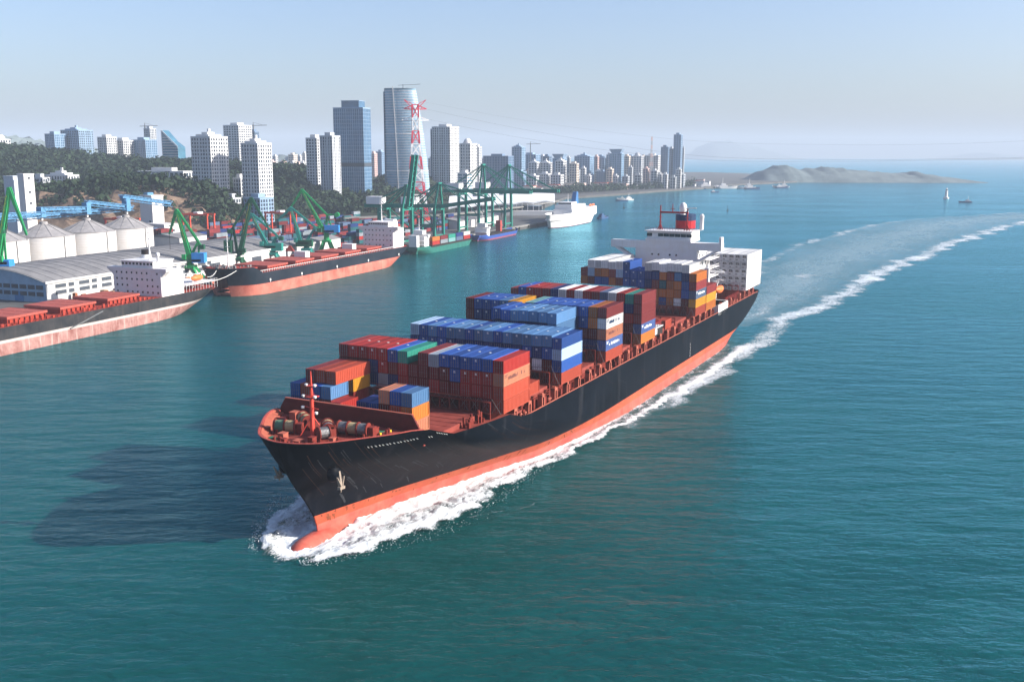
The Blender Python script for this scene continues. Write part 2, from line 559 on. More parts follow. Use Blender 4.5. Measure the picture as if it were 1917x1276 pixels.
ship = thing('container_ship', 'long black and red container ship underway in the middle of the channel', 'ship', SHIP_M)
LV = [
 (-3.0, [(35, 0), (30, .8), (24, 1.9), (14, 3.6), (2, 6), (-14, 9.2), (-35, 14), (-80, 19.6), (-120, 20), (-160, 20), (-185, 17), (-205, 11), (-222, 4), (-229, 0)]),
 (0.8, [(35.4, 0), (30.3, .95), (24, 2.2), (14, 4.3), (2, 7.4), (-12.5, 11.3), (-31, 16.2), (-73, 20), (-120, 20), (-170, 20), (-192, 17.7), (-210, 12.7), (-223.5, 6.2), (-230.5, 0)]),
 (2.6, [(35.7, 0), (30.6, 1.05), (24.1, 2.4), (14.2, 4.7), (2, 8.1), (-12.5, 12.4), (-30, 17), (-68, 20), (-120, 20), (-174, 20), (-196, 18.1), (-213, 13.7), (-224.3, 7.4), (-231, 0)]),
 (4.44, [(36.4, 0), (31.2, 1.35), (24.8, 3.0), (15, 5.6), (2.5, 9.4), (-13, 14), (-29, 18), (-60, 20), (-120, 20), (-182, 20), (-202, 18.8), (-217, 14.8), (-226, 9), (-232, 0)]),
 (8.0, [(38.7, 0), (34, 1.9), (28, 4), (19, 7.2), (7, 11.5), (-6, 15.8), (-20, 18.7), (-48, 20), (-120, 20), (-195, 20), (-212, 19), (-223, 16), (-230, 9.5), (-233, 0)]),
 (12.6, [(42.2, 0), (38.9, 2.8), (34, 5.5), (27, 9), (17, 13.5), (5, 17.4), (-8, 19.4), (-35, 20), (-120, 20), (-205, 20), (-219, 19.6), (-228, 17.5), (-232.5, 12), (-233.5, 0)]),
 (16.0, [(43.9, 0), (42.2, 3.2), (38.6, 6.5), (32.6, 10.2), (23.2, 14.7), (11.5, 18.5), (-2, 19.9), (-25, 20), (-120, 20), (-210, 20), (-222, 19.9), (-230, 18.5), (-233.5, 13), (-234, 0)]),
 (None, [(45.3, 0), (44.6, 3.2), (42.3, 6.7), (37.2, 10.5), (29.3, 15.3), (18, 18.6), (4, 19.9), (-20, 20), (-120, 20), (-212, 20), (-224, 20), (-231.5, 19), (-234, 13.5), (-234.5, 0)])]
ZT = [(-300, 14.4), (-11, 14.4), (-9, 14.6), (-2.5, 16.6), (9, 17.2), (18, 17.6), (21.5, 18.8), (24, 19.7), (28, 20.2), (39.5, 20.4), (50, 20.6)]
def ztop(s):
    return float(np.interp(s, [a for a, b in ZT], [b for a, b in ZT]))
K = 8
curves = [catmull(c, K) for z, c in LV]
for c in curves:
    c[:, 1] = np.clip(c[:, 1], 0, 20)
top = np.array([[s, t, ztop(s)] for s, t in curves[-1]])
lev = []
for (z, _), c in zip(LV, curves):
    if z is None:
        lev.append(top)
    elif z <= 4.44:
        lev.append(np.column_stack([c, np.full(len(c), z)]))
    else:
        fr = (z - 4.44) / (20.4 - 4.44)
        lev.append(np.column_stack([c, 4.44 + fr * (top[:, 2] - 4.44)]))
lev = np.array(lev)                       # level, station, xyz
def sub(levels, k):
    return np.stack([catmull(levels[:, i], k) for i in range(levels.shape[1])], 1)
def both(g, m, mats, name, **kw):
    mbx = MB()
    for sg in (1, -1):
        mbx.grid([[(p[0], p[1] * sg, p[2]) for p in row] for row in g], flip=sg > 0)
    return mbx.build(name, mats, ship, smooth=True, weld=True, **kw)
upper = sub(lev[3:], 4)
both(upper, 0, black_m, 'hull')
both(sub(lev[2:4], 2), 0, red_m, 'boot_topping')
both(sub(lev[0:3], 3), 0, scum_m, 'bottom_plating')
# bulbous bow
mb = MB()
rows = []
for i in range(15):
    a = i / 14
    s = 26 + 17.3 * a
    r = 3.1 * math.sqrt(max(0.0, 1 - max(0, (a - 0.45) / 0.55) ** 4.0)) * min(1, 0.55 + a)
    rows.append([(s, r * 0.92 * math.cos(q), -1.75 + r * 1.0 * math.sin(q)) for q in [j / 20 * 2 * math.pi for j in range(21)]])
mb.grid(rows)
mb.build('bulbous_bow', scum_m, ship, smooth=True)
fine = sub(lev[3:], 10)
def outline(z):
    """hull outline at the level z: one (s, t) a station"""
    out = []
    for j in range(fine.shape[1]):
        zz = fine[:, j, 2]
        zc = min(z, zz[-1])
        out.append((float(np.interp(zc, zz, fine[:, j, 0])), float(np.interp(zc, zz, fine[:, j, 1]))))
    return np.array(out)
OL19 = outline(19.0)
# inner bulwark skin and rail cap along the top edge (forecastle) 
edge = top
def strip(i0, i1, off, z0f, z1f):
    pass
bwk = MB()
for sg in (1, -1):
    outer, inner = [], []
    for i in range(len(edge) - 1):
        if edge[i][0] < 24.2:
            break
        a = edge[max(i - 1, 0)]
        b = edge[i + 1]
        d = np.array([b[0] - a[0], b[1] - a[1]])
        d /= np.linalg.norm(d) + 1e-9
        n = np.array([-d[1], d[0]])       # to the inside
        p = edge[i][:2] + n * 0.35
        if i == 0:
            p = np.array([edge[0][0] - 0.45, 0.0])
        inner.append([(edge[i][0], edge[i][1] * sg, edge[i][2] + 0.02), (edge[i][0], edge[i][1] * sg, edge[i][2] + 0.14), (p[0], p[1] * sg, edge[i][2] + 0.14), (OL19[i][0] - .3, max(OL19[i][1] - .3, 0) * sg, 19.0)])
    bwk.grid(inner, flip=sg < 0)
bwk.build('bulwark', mat('bulwark_pink_red', (0.33, 0.06, 0.045), 0.65, var=0.2, scale=0.8), ship)
# bulwark stays inside the bow
st = MB()
for sg in (1, -1):
    for i in range(2, 34, 1 if sg < 0 else 2):
        e = edge[min(i, len(edge) - 1)]
        if e[0] < 26:
            continue
        q_ = OL19[min(i, len(edge) - 1)]
        st.bar((e[0] - 0.4, max(e[1] - 0.3, 0) * sg, e[2]), (q_[0] - 1.0, max(q_[1] - .8, 0) * sg, 19.2), 0.14, 0.35)
st.build('bulwark_stay', arch_m, ship, kind='stuff')
# decks
def deckpoly(s0, s1, z, inset=0.3):
    ol = outline(z)
    pts = [(p[0], max(p[1] - inset, 0)) for p in ol if s0 <= p[0] <= s1]
    t0 = float(np.interp(-s0, -ol[:, 0], ol[:, 1])) - inset
    t1 = float(np.interp(-s1, -ol[:, 0], ol[:, 1])) - inset
    half = ([(s1, max(t1, 0))] if s1 < 44 else []) + pts + [(s0, max(t0, 0))]
    return half + [(a, -b) for a, b in half[::-1] if b > 0]
MB().prism(deckpoly(24.5, 45.0, 18.6, .3), 18.6, 19.2).build('forecastle_deck', deck_m, ship)
MB().prism(deckpoly(-9, 24.5, 15.6), 15.6, 16.0).build('fore_hatch_deck', deck_m, ship)
MB().prism(deckpoly(-234, -9, 12.9), 12.9, 13.3).build('main_deck', deck_m, ship)
mb = MB().box(24.1, 24.5, -11.4, 11.4, 15.7, 19.1)
mb.build('forecastle_bulkhead', dred_m, ship)
# breakwater
bw = MB()
pl = [(-15.6, 19.2), (15.9, 19.2), (15.6, 20.0), (14.2, 22.3), (-14.4, 22.3), (-15.6, 20.4)]
vs = [(25.3, y, z) for y, z in pl] + [(24.9, y, z) for y, z in pl]
n = len(pl)
bw.add(vs, [tuple(range(n)), tuple(range(2 * n - 1, n - 1, -1))] + [(i, n + i, n + (i + 1) % n, (i + 1) % n) for i in range(n)])
bwo = bw.build('breakwater', mat('breakwater_dark_red', (0.10, 0.012, 0.010), 0.7, var=0.25, scale=0.5), ship)
s2 = MB()
for k in range(13):
    s2.bar((24.9, -14 + k * 2.35, 22.0), (23.4, -14 + k * 2.35, 19.1), 0.15, 0.3)
s2.build('brace', dred_m, bwo, kind='stuff')
MB().box(24.85, 25.35, -14.4, 14.2, 22.3, 22.42).build('capping_rail', arch_m, bwo)
# foremast
ms = MB()
ms.tube((35.3, -0.3, 19.2), (35.3, -0.3, 27.5), 0.42, 0.3, 10)
ms.tube((35.3, -0.3, 27.5), (35.3, -0.3, 30.9), 0.22, 0.1, 8)
ms.box(34.2, 36.0, -1.2, 0.6, 26.2, 26.35)
ms.box(34.5, 35.9, -1.0, 0.4, 28.2, 28.32)
for dx, dy in ((1.8, 1.2), (1.8, -1.8), (-1.6, 1.4), (-1.6, -2.0)):
    ms.tube((35.3, -.3, 23.0), (35.3 + dx, dy, 19.2), 0.1, n=6)
for k in range(18):
    ms.box(34.75, 34.8, -0.55, -0.05, 19.6 + k * 0.42, 19.66 + k * 0.42)
mast = ms.build('foremast', mat('mast_red', (0.55, 0.06, 0.04), 0.5), ship)
lm = MB().lathe([(0.05, -.25), (.28, -.2), (.34, .12), (.2, .2)], n=10).mesh('floodlight', lamp_m)
for (x, y, z) in ((35.9, -1.6, 26.5), (35.9, 0.9, 26.5), (35.9, -1.8, 24.4), (35.8, 1.0, 23.6), (35.6, -1.1, 28.5), (35.6, .7, 28.5)):
    o = bpy.data.objects.new('floodlight', lm)
    col.objects.link(o)
    o.parent = mast
    o.location = (x, y, z)
MB().bar((35.4, -1.9, 26.5), (35.4, 1.2, 26.5), .12).build('yard', MATS['mast_red'], mast)
MB().bar((35.4, -2.0, 24.4), (35.4, 1.2, 24.2), .12).build('yard', MATS['mast_red'], mast)
# mooring winches: frame, drums, gear case
def winch(x, y, rz, drums, name='mooring_winch'):
    w = bpy.data.objects.new(name, None)
    col.objects.link(w)
    w.parent = ship
    w.location = (x, y, 19.2)
    w.rotation_euler = (0, 0, rz)
    fr = MB()
    L = len(drums) * 1.9
    fr.box(-1.0, 1.0, -L / 2 - .4, L / 2 + .4, 0, 0.18)
    for k in range(len(drums) + 1):
        yy = -L / 2 + k * 1.9
        fr.prism([(-0.9, yy - .1), (0.9, yy - .1), (.9, yy + .1), (-.9, yy + .1)], .1, 1.0)
        fr.tube((0, yy - .12, 1.35), (0, yy + .12, 1.35), 1.22, n=16)
    fr.box(-0.9, 0.6, L / 2 + .2, L / 2 + 1.2, 0, 1.9)
    fr.bar((-.8, L / 2 + .5, 0), (-.9, L / 2 + .5, 2.2), .12)
    fr.build('frame', dred_m, w)
    for k, dm in enumerate(drums):
        yy = -L / 2 + (k + .5) * 1.9
        mm = MB().tube((0, yy - .8, 1.35), (0, yy + .8, 1.35), 0.98, n=16)
        for j in range(6):
            mm.tube((0, yy - .78 + j * .26, 1.35), (0, yy - .62 + j * .26, 1.35), 1.03, n=16)
        mm.build('drum', dm, w)
    return w
winch(32.0, 6.2, R(8), [steel_m, rope_m, steel_m])
winch(31.0, -5.2, R(-35), [rope_m, rope_m])
winch(36.2, -5.6, R(20), [mat('winch_rope_green', (0.10, 0.18, 0.12), .9), rope_m])
winch(33.6, 1.8, R(-50), [rope_m, steel_m])
winch(36.8, 3.2, R(60), [steel_m], 'anchor_windlass')
# bollards, vents, hatch boxes
bol = MB().tube((-.5, 0, 0), (-.5, 0, .9), .24, n=10).tube((.5, 0, 0), (.5, 0, .9), .24, n=10).box(-.9, .9, -.35, .35, 0, .12).mesh('bollard', dred_m)
for x, y, a in ((40.8, 4.2, 60), (41.2, -3.4, -60), (37.0, 6.4, 40), (37.2, -6.2, -40), (32.8, 9.0, 20), (33, -8.8, -20), (28.4, 11.0, 10), (28.4, -11.0, -10), (42.6, 0.6, 90)):
    o = bpy.data.objects.new('bollard', bol)
    col.objects.link(o)
    o.parent = ship
    o.location = (x, y, 19.2)
    o.rotation_euler = (0, 0, R(a))
for i, (x, y, sx, sy, h) in enumerate(((39.5, 2.8, 1.2, 1.0, 1.2), (39.4, -3.6, 1.4, 1.2, 1.1), (40.2, 0.4, 1.6, 1.4, .5), (30, 9.2, 1.6, 1.0, 1.3), (38, 6.0, 0.9, 0.9, 1.1), (28, -10, 1.6, 1.4, 1.5), (41.6, -1.6, .8, .8, .9), (37.4, -8.8, 1.0, .8, 1.0))):
    MB().box(x - sx / 2, x + sx / 2, y - sy / 2, y + sy / 2, 19.2, 19.2 + h).box(x - sx / 2 - .08, x + sx / 2 + .08, y - sy / 2 - .08, y + sy / 2 + .08, 19.2 + h, 19.28 + h).build('ventilator_box' if i % 2 else 'deck_hatch', arch_m if i % 3 else dred_m, ship)
MB().box(27.2, 30.2, 7.9, 9.6, 19.2, 19.24).build('walkway_pad', grn_m, ship)
MB().box(40.6, 41.8, -5.0, -4.2, 19.2, 19.9).build('chain_stopper', grn_m, ship)
cbm = MB()
for k in range(16):
    cbm.box(38.6 + k * .22, 38.8 + k * .22, 2.1, 2.3, 19.2, 19.4)
cbm.build('anchor_chain', dark_m, ship, kind='stuff')
yl = MB()
for k in range(4):
    yl.box(27.0 + k * 2.4, 27.4 + k * 2.4, 10.6 - k * .55, 10.9 - k * .55, 19.2, 19.6)
yl.build('fairlead_markers', yel_m, ship, kind='stuff')
# person-high railing round the forecastle side is the bulwark; pipes on the aft deck of it
pp = MB()
for k in range(5):
    pp.tube((23.5, -10 + k * 4.5, 16.3), (17, -10 + k * 4.5, 16.3), .14, n=6)
pp.build('deck_pipes', dred_m, ship, kind='stuff')
# anchors: recess cone, shank, flukes
def hull_pt(f_level, u):
    return upper[f_level][u]
for sg in (1, -1):
    cand = min((abs(p[0] - 36.6) + abs(p[2] - 14.0) + (100 if p[1] < .5 else 0), tuple(p)) for row in upper for p in row)[1]
    an = bpy.data.objects.new('anchor', None)
    col.objects.link(an)
    an.parent = ship
    an.location = (cand[0], cand[1] * sg, cand[2])
    sp = MB()
    rows = []
    for i in range(7):
        a = i / 6 * math.pi / 2
        rows.append([(1.7 * math.cos(a) * math.cos(q) * 1.1 + .2, sg * (1.35 * math.sin(a)), 1.7 * math.cos(a) * math.sin(q)) for q in [j / 14 * 2 * math.pi for j in range(15)]])
    sp.grid(rows, flip=sg < 0)
    sp.build('hawse_bolster', black_m, an, smooth=True)
    fl = MB()
    fl.bar((.1, 1.1 * sg, .4), (.5, 1.75 * sg, -2.3), .42, .42, w2=.5, h2=.5)
    fl.bar((.5, 1.75 * sg, -2.4), (1.7, 1.9 * sg, -.2), .7, .3, w2=.22, h2=.15)
    fl.bar((.5, 1.75 * sg, -2.4), (-.7, 1.6 * sg, -.6), .7, .3, w2=.22, h2=.15)
    fl.bar((-.4, 1.7 * sg, -2.5), (1.3, 1.9 * sg, -2.3), .6, .5)
    fl.bar((.5, 1.75 * sg, -2.4), (.45, 1.7 * sg, -3.3), .4, .3, w2=.1, h2=.1)
    fl.build('flukes', mat('anchor_rust_white', (0.30, 0.26, 0.22), .8, var=.3, scale=2, c2=(.2, .11, .06)), an)
# draft marks, name lettering on the bow and white load-line dashes
nm = MB()
def hull_dash(s, z, ds, dz, m=0):
    best = None
    for i in range(upper.shape[0] - 1):
        row = upper[i]
        j = int(np.argmin(np.abs(row[:, 0] - s)))
        q = row[j]
        if best is None or abs(q[2] - z) < abs(best[0][2] - z):
            best = (q, i, j)
    q, i, j = best
    a = np.array([upper[i][max(j - 1, 0)], upper[i][min(j + 1, upper.shape[1] - 1)]])
    d = (a[1] - a[0]) / (np.linalg.norm(a[1] - a[0]) + 1e-9)
    vup = upper[min(i + 1, upper.shape[0] - 1)][j] - upper[max(i - 1, 0)][j]
    vup = vup / (np.linalg.norm(vup) + 1e-9)
    nn = np.cross(vup, d)
    if nn[1] < 0:
        nn = -nn
    p = q + nn * 0.06 + d * (q[0] - s)
    nm.bar(p - vup * dz / 2, p + vup * dz / 2, ds, .03)
for k in range(15):
    hull_dash(34.5 - k * .62, 18.6, .3 + .1 * (k % 3), .5)
for k in range(7):
    hull_dash(23.2 - k * .6, 18.2, .28, .55)
nm.build('name_lettering', lamp_m, ship, kind='stuff')
# rust runs, scuff marks and fender scrapes on the plating
def hull_strip(mb_, i_st, a0, a1, w, grid, off=.03):
    """a stain running down the plating at one station between two height fractions"""
    n_ = grid.shape[0]
    prev = None
    steps = 6
    for q in range(steps + 1):
        f = (a0 + (a1 - a0) * q / steps) * (n_ - 1)
        k0 = min(int(f), n_ - 2)
        p = grid[k0][i_st] * (1 - (f - k0)) + grid[k0 + 1][i_st] * (f - k0)
        j1, j0 = min(i_st + 1, grid.shape[1] - 1), max(i_st - 1, 0)
        d = grid[k0][j1] - grid[k0][j0]
        d = d / (np.linalg.norm(d) + 1e-9)
        up = grid[k0 + 1][i_st] - grid[k0][i_st]
        nn = np.cross(up, d)
        nn = nn / (np.linalg.norm(nn) + 1e-9)
        if nn[1] < 0:
            nn = -nn
        ww = w * (1 - .55 * q / steps)
        c0, c1 = p + nn * off - d * ww / 2, p + nn * off + d * ww / 2
        if prev is not None:
            mb_.add([prev[0], prev[1], c1, c0], [(0, 1, 2, 3)])
        prev = (c0, c1)
fine2 = sub(lev[3:], 6)
fine2 = np.stack([catmull(fine2[i], 3) for i in range(fine2.shape[0])], 0)
red2 = sub(lev[0:4], 6)
red2 = np.stack([catmull(red2[i], 3) for i in range(red2.shape[0])], 0)
rr_ = random.Random(5)
rust, pale, brown = MB(), MB(), MB()
for k in range(70):
    i = rr_.randrange(20, fine2.shape[1] - 60)
    a0 = rr_.uniform(.55, .99)
    hull_strip(rust if k % 3 else pale, i, a0, a0 - rr_.uniform(.12, .45), rr_.uniform(.06, .22), fine2)
for k in range(80):
    i = rr_.randrange(6, red2.shape[1] - 60)
    a0 = rr_.uniform(.82, 1.0)
    hull_strip(brown, i, a0, a0 - rr_.uniform(.05, .2), rr_.uniform(.15, .7), red2)
for k in range(26):
    i = rr_.randrange(30, 150)
    a0 = rr_.uniform(.2, .5)
    hull_strip(pale, i, a0, a0 - rr_.uniform(.06, .16), rr_.uniform(.1, .5), fine2)
rust.build('rust_runs', mat('rust_run_brown', (.05, .022, .014), .9, var=.4, scale=1.5), ship, kind='stuff')
pale.build('scuff_marks', mat('scuff_grey', (.035, .038, .045), .8, var=.4, scale=1.5), ship, kind='stuff')
brown.build('waterline_stains', mat('stain_brown', (.20, .055, .025), .9, var=.4, scale=1.5), ship, kind='stuff')
dr = MB()
for k in range(9):
    j = 30 + k
    for s_ in (-132,):
        dr.box(s_ - .1, s_ + .1, 20.01, 20.05, 5.0 + k * .5, 5.25 + k * .5)
dr.build('draft_marks', lamp_m, ship, kind='stuff')

cl_ = MB()
for k in range(70):
    x_, y_ = random.uniform(17.2, 23.0), random.uniform(-11.5, 11.5)
    cl_.box(x_, x_ + random.uniform(.2, 1.0), y_, y_ + random.uniform(.2, 1.4), 16.0, 16.3 + random.random() * 1.2)
for k in range(40):
    x_, y_ = random.uniform(-8, 9), random.choice((-1, 1)) * random.uniform(15.4, 16.8)
    cl_.box(x_, x_ + random.uniform(.2, .9), y_, y_ + random.uniform(.2, .8), 16.0, 16.5 + random.random() * 1.3)
for k in range(6):
    cl_.tube((-6 + k * 3, 15.8, 16), (-6 + k * 3, 15.8, 18.2), .28, n=8)
cl_.build('fore_deck_fittings', dred_m, ship, kind='stuff')
# ---- hatch covers, coaming, side arches, lashing bridges
BAYS = [0.0, -14.5, -29.0, -43.0, -56.8, -70.4, -83.7, -97.2, -110.6, -123.8, -136.8, -149.4]
HB = 17.05
for k, s in enumerate(BAYS):
    w = 17.3
    c = MB()
    for j in range(3):
        y0 = -w + j * (2 * w / 3) + .06
        y1 = y0 + 2 * w / 3 - .12
        c.box(s - 12.7, s + .2, y0, y1, 15.8, HB)
        for q in range(5):
            c.box(s - 12.4 + q * 2.6, s - 12.2 + q * 2.6, y0 + .4, y1 - .4, HB, HB + .05)
    c.build('hatch_cover', deck_m, ship)
    MB().box(s - 12.9, s + .4, -17.0, 17.0, 13.3, 15.8).build('hatch_coaming', dred_m, ship)
for s in (-204.5, -217.2):
    MB().box(s - 12.7, s + .2, -17.3, 17.3, 13.3, HB).build('hatch_cover', deck_m, ship)
fh = MB().box(1.2, 23.0, -12.0, 15.2, 16.0, HB)
for q in range(8):
    fh.box(2 + q * 2.6, 2.25 + q * 2.6, -11.5, 15, HB, HB + .06)
fh.build('hatch_cover', deck_m, ship)
ar = MB()
ar.box(-.75, -.38, -.55, .55, 0, 2.75)
ar.box(.38, .75, -.55, .55, 0, 2.75)
ar.box(-.75, .75, -.55, .55, 2.15, 2.8)
ar.box(-.35, .35, -.4, .4, 2.8, 3.05)
arm = ar.mesh('stanchion', arch_m)
for k in range(32):
    s = -5.8 - k * 6.85
    if -196 < s < -163 and k % 2:
        continue
    o = bpy.data.objects.new('stanchion', arm)
    col.objects.link(o)
    o.parent = ship
    o.location = (s, 19.3, 14.25)
# outboard deck gear between the arches: gunwale rail, pipes, valve boxes
gr = MB()
gr.box(-226, -9, 19.75, 19.98, 14.3, 14.55)
gr.build('gunwale', arch_m, ship)
dg = MB()
for k in range(3):
    gr_z = 15.1 + k * .55
    dg.tube((-222, 17.4, gr_z), (-8, 17.4, gr_z), .11, n=5)
dg.build('deck_piping', dred_m, ship)
gear = MB()
for k in range(150):
    s = random.uniform(-224, -7)
    w, d, h = random.uniform(.3, 1.1), random.uniform(.2, .7), random.uniform(.5, 2.3)
    y = random.uniform(17.6, 19.4)
    gear.box(s - w / 2, s + w / 2, y - d / 2, y + d / 2, 13.3, 13.9 + h)
gear.build('deck_fittings', [dred_m], ship, kind='stuff')
gear2 = MB()
for k in range(60):
    s = random.uniform(-224, -7)
    y = random.uniform(17.8, 19.4)
    gear2.tube((s, y, 13.3), (s, y, 14.8 + random.random()), .22, n=7)
    gear2.tube((s, y, 14.8), (s + .1, y, 15.1), .45, .2, n=7)
gear2.build('deck_vents', arch_m, ship, kind='stuff')
def lashing(s, zt, t0=-17.4, t1=17.4):
    m = MB()
    nn = 15
    for k in range(nn + 1):
        y = t0 + (t1 - t0) * k / nn
        m.box(s - .16, s + .16, y - .13, y + .13, 13.4, zt)
    for z in (17.2, zt - .1):
        m.box(s - .45, s + .45, t0, t1, z, z + .14)
    for k in range(0, nn, 2):
        y = t0 + (t1 - t0) * k / nn
        y2 = t0 + (t1 - t0) * (k + 1) / nn
        m.bar((s, y, 14.5), (s, y2, 17.1), .12)
        m.bar((s, y2, 14.5), (s, y, 17.1), .12)
        m.bar((s, y, 17.3), (s, y2, zt - .2), .1)
    m.box(s - .05, s + .05, t0, t1, zt + .9, zt + .98)
    b = m.build('lashing_bridge', dred_m, ship)
    return b
for s, zt in ((1.1, 19.6), (-13.4, 19.4), (-27.9, 20.0), (-42.2, 20.0), (-55.9, 20.2), (-69.6, 20.0), (-82.8, 20.2), (-96.6, 18.9), (-110, 18.6), (-123.2, 18.6), (-136.1, 20.2), (-203.6, 19.2)):
    lashing(s, zt)
# lashing rods (crossed, thin) on the exposed stacks
lr = MB()
for s, c0, z1 in ((.9, 9, 20.2), (-28.1, 12, 21.5), (-56.0, 13, 22), (-82.9, 13, 22), (-136.0, 11, 22)):
    for c in range(c0, 16):
        y = -20 + c * 2.5
        lr.bar((s, y + .2, 17.3), (s, y + 2.3, z1), .05)
        lr.bar((s, y + 2.3, 17.3), (s, y + .2, z1), .05)
lr.build('lashing_rods', steel_m, ship, kind='stuff')
# raised platform with white panel amidships (port side)
pf = MB()
pf.box(-104, -96, 15.2, 19.6, 17.1, 19.3)
pf.build('hose_platform', dark_m, ship)
MB().box(-104.2, -95.9, 15.0, 19.7, 19.3, 19.45).box(-98.6, -96.1, 19.62, 19.68, 17.6, 19.1).build('platform_top', white_m, ship)
rl = MB()
for k in range(6):
    rl.box(-104 + k * 1.6, -103.9 + k * 1.6, 19.5, 19.6, 19.45, 20.5)
rl.box(-104.1, -96, 19.5, 19.58, 20.45, 20.55)
rl.build('railing', dark_m, ship, kind='stuff')

# ---- deckhouse
DS = -165.5
house = bpy.data.objects.new('deckhouse', None)
col.objects.link(house)
house.parent = ship
MB().box(DS - 17, DS, -10.8, 11.6, 13.3, 35.6).box(DS - 13, DS - .02, -10.8, 20.0, 13.3, 16.9).build('accommodation_block', white_m, house)
wing = MB()
wing.box(DS - 3.4, DS + .15, -20.1, 20.1, 35.6, 38.2)
wing.build('bridge_wing', white_m, house)
wb = MB()
for sg in (-1, 1):
    wb.bar((DS - .4, 10.2 * sg, 30.8), (DS - .4, 18.5 * sg, 35.8), .8, .8)
    wb.bar((DS - 2.8, 10.2 * sg, 30.8), (DS - 2.8, 18.5 * sg, 35.8), .8, .8)
wb.build('wing_bracket', white_m, house)
MB().box(DS - 2.4, DS + .3, 19.3, 20.15, 38.2, 40.4).build('wing_end_post', white_m, house)
MB().box(DS - 11, DS + .4, -7.0, 9.4, 38.2, 39.2).box(DS - 11, DS - .4, -6.8, 9.2, 39.2, 41.7).box(DS - 11.4, DS + .7, -7.4, 9.8, 41.7, 42.0).build('wheelhouse', white_m, house)
wmesh = MB().box(-.03, .03, -.95, .95, -.55, .55).mesh('window_pane', glass_m)
for k in range(8):
    if k == 1:
        continue
    o = bpy.data.objects.new('window_pane', wmesh)
    col.objects.link(o)
    o.parent = house
    o.location = (DS - .36, -5.9 + k * 2.06, 40.45)
pm = MB().lathe([(.36, -.03), (.36, .03)], n=10).mesh('porthole', glass_m)
for y, z in ((-4.6, 33.6), (-2.2, 33.6), (1.9, 33.6), (4.2, 33.6), (-4.6, 30.4), (4.0, 30.4), (-2.2, 30.4), (1.8, 27.2)):
    o = bpy.data.objects.new('porthole', pm)
    col.objects.link(o)
    o.parent = house
    o.location = (DS + .03, y, z)
    o.rotation_euler = (0, R(90), 0)
sdw = MB()
for z in (33.4, 30.2, 27.2, 24.2):
    for k in range(3):
        sdw.box(DS - 4.2 - k * 4, DS - 3.2 - k * 4, 11.6, 11.66, z - .7, z + .7)
sdw.build('side_windows', glass_m, house, kind='stuff')
gal = MB()
for z in (19.5, 22.6, 25.7, 28.8, 32):
    gal.box(DS - 16, DS - 2, 11.6, 15.4, z, z + .18)
    gal.box(DS - 16, DS - 2, 15.3, 15.4, z + 1.0, z + 1.1)
    for k in range(8):
        gal.box(DS - 16 + k * 2, DS - 15.9 + k * 2, 15.3, 15.4, z, z + 1.05)
    gal.bar((DS - 3 - (z % 2) * 4, 13.5, z), (DS - 9, 13.5, z + 3.1), .9, .15)
gal.build('side_gallery', white_m, house)
rr = MB()
for k in range(18):
    rr.box(DS - 11.2, DS - 11.1, -7 + k, -6.95 + k, 42, 43)
    rr.box(DS + .5, DS + .58, -7.2 + k, -7.15 + k, 42, 43)
rr.box(DS + .5, DS + .58, -7.2, 9.8, 42.95, 43.05)
rr.build('monkey_island_railing', dred_m, house, kind='stuff')
# signal mast: red goal-post
gm = MB()
for y in (-3.2, 6.6):
    gm.bar((DS - 4, y - .9, 42), (DS - 4, y, 44.2), .3)
    gm.bar((DS - 4, y + .9, 42), (DS - 4, y, 44.2), .3)
    gm.tube((DS - 4, y, 42), (DS - 4, y, 49.6 if y > 0 else 50.6), .32, .2, 8)
    for z in (44.6, 46.4):
        gm.box(DS - 4.1, DS - 3.9, y - .8, y + .8, z, z + .12)
gm.bar((DS - 4, -3.4, 48.2), (DS - 4, 6.9, 48.2), .7, .6)
gm.tube((DS - 4, 1.2, 48.2), (DS - 4, 1.2, 51.2), .2, .08, 6)
gm.bar((DS - 4, .4, 49.4), (DS - 4, 2, 49.4), .18)
gm.build('signal_mast', mat('mast_dark_red', (0.28, 0.02, 0.02), .5), ship)
MB().bar((DS - 4, 6.0, 49.7), (DS - 4.6, 9.6, 49.9), .3, .35).tube((DS - 4, 6.9, 48.4), (DS - 4, 6.9, 49.6), .12, n=6).build('radar_scanner', white_m, ship)
dm = MB()
prof = [(1.35 * math.cos(a), 2.0 * math.sin(a)) for a in [(-.5 + 2.07 * i / 10) for i in range(11)]]
dm.lathe([(max(r, .02), 49.6 + z) for r, z in prof], DS - 8, 3.8, n=18)
dm.lathe([(.9, 47.3), (.9, 48.8)], DS - 8, 3.8, n=12)
dm.build('satellite_dome', white_m, ship, smooth=True)
fn = bpy.data.objects.new('funnel', None)
col.objects.link(fn)
fn.parent = ship
ov = [(DS - 13.5 + 4.2 * math.cos(a), 3.2 + 3.5 * math.sin(a)) for a in [i / 20 * 2 * math.pi for i in range(20)]]
MB().prism(ov, 35.6, 45.4).build('casing', fun_red, fn)
ov2 = [(DS - 13.5 + 4.26 * math.cos(a), 3.2 + 3.56 * math.sin(a)) for a in [i / 20 * 2 * math.pi for i in range(20)]]
MB().prism(ov2, 45.0, 47.2).build('top_band', fun_blue, fn)
MB().prism([(DS - 13.5 + 4.3 * math.cos(a), 3.2 + 3.6 * math.sin(a)) for a in [i / 20 * 2 * math.pi for i in range(20)]], 35.6, 42.2).build('base_band', fun_blue, fn)
sg_ = MB()
sg_.box(DS - 11, DS - 9.6, 9.6, 10.6, 42, 46.2).lathe([(.75, 46.2), (.75, 47), (.3, 47.6)], DS - 10.3, 10.1, n=10)
sg_.build('ventilation_stack', white_m, ship)
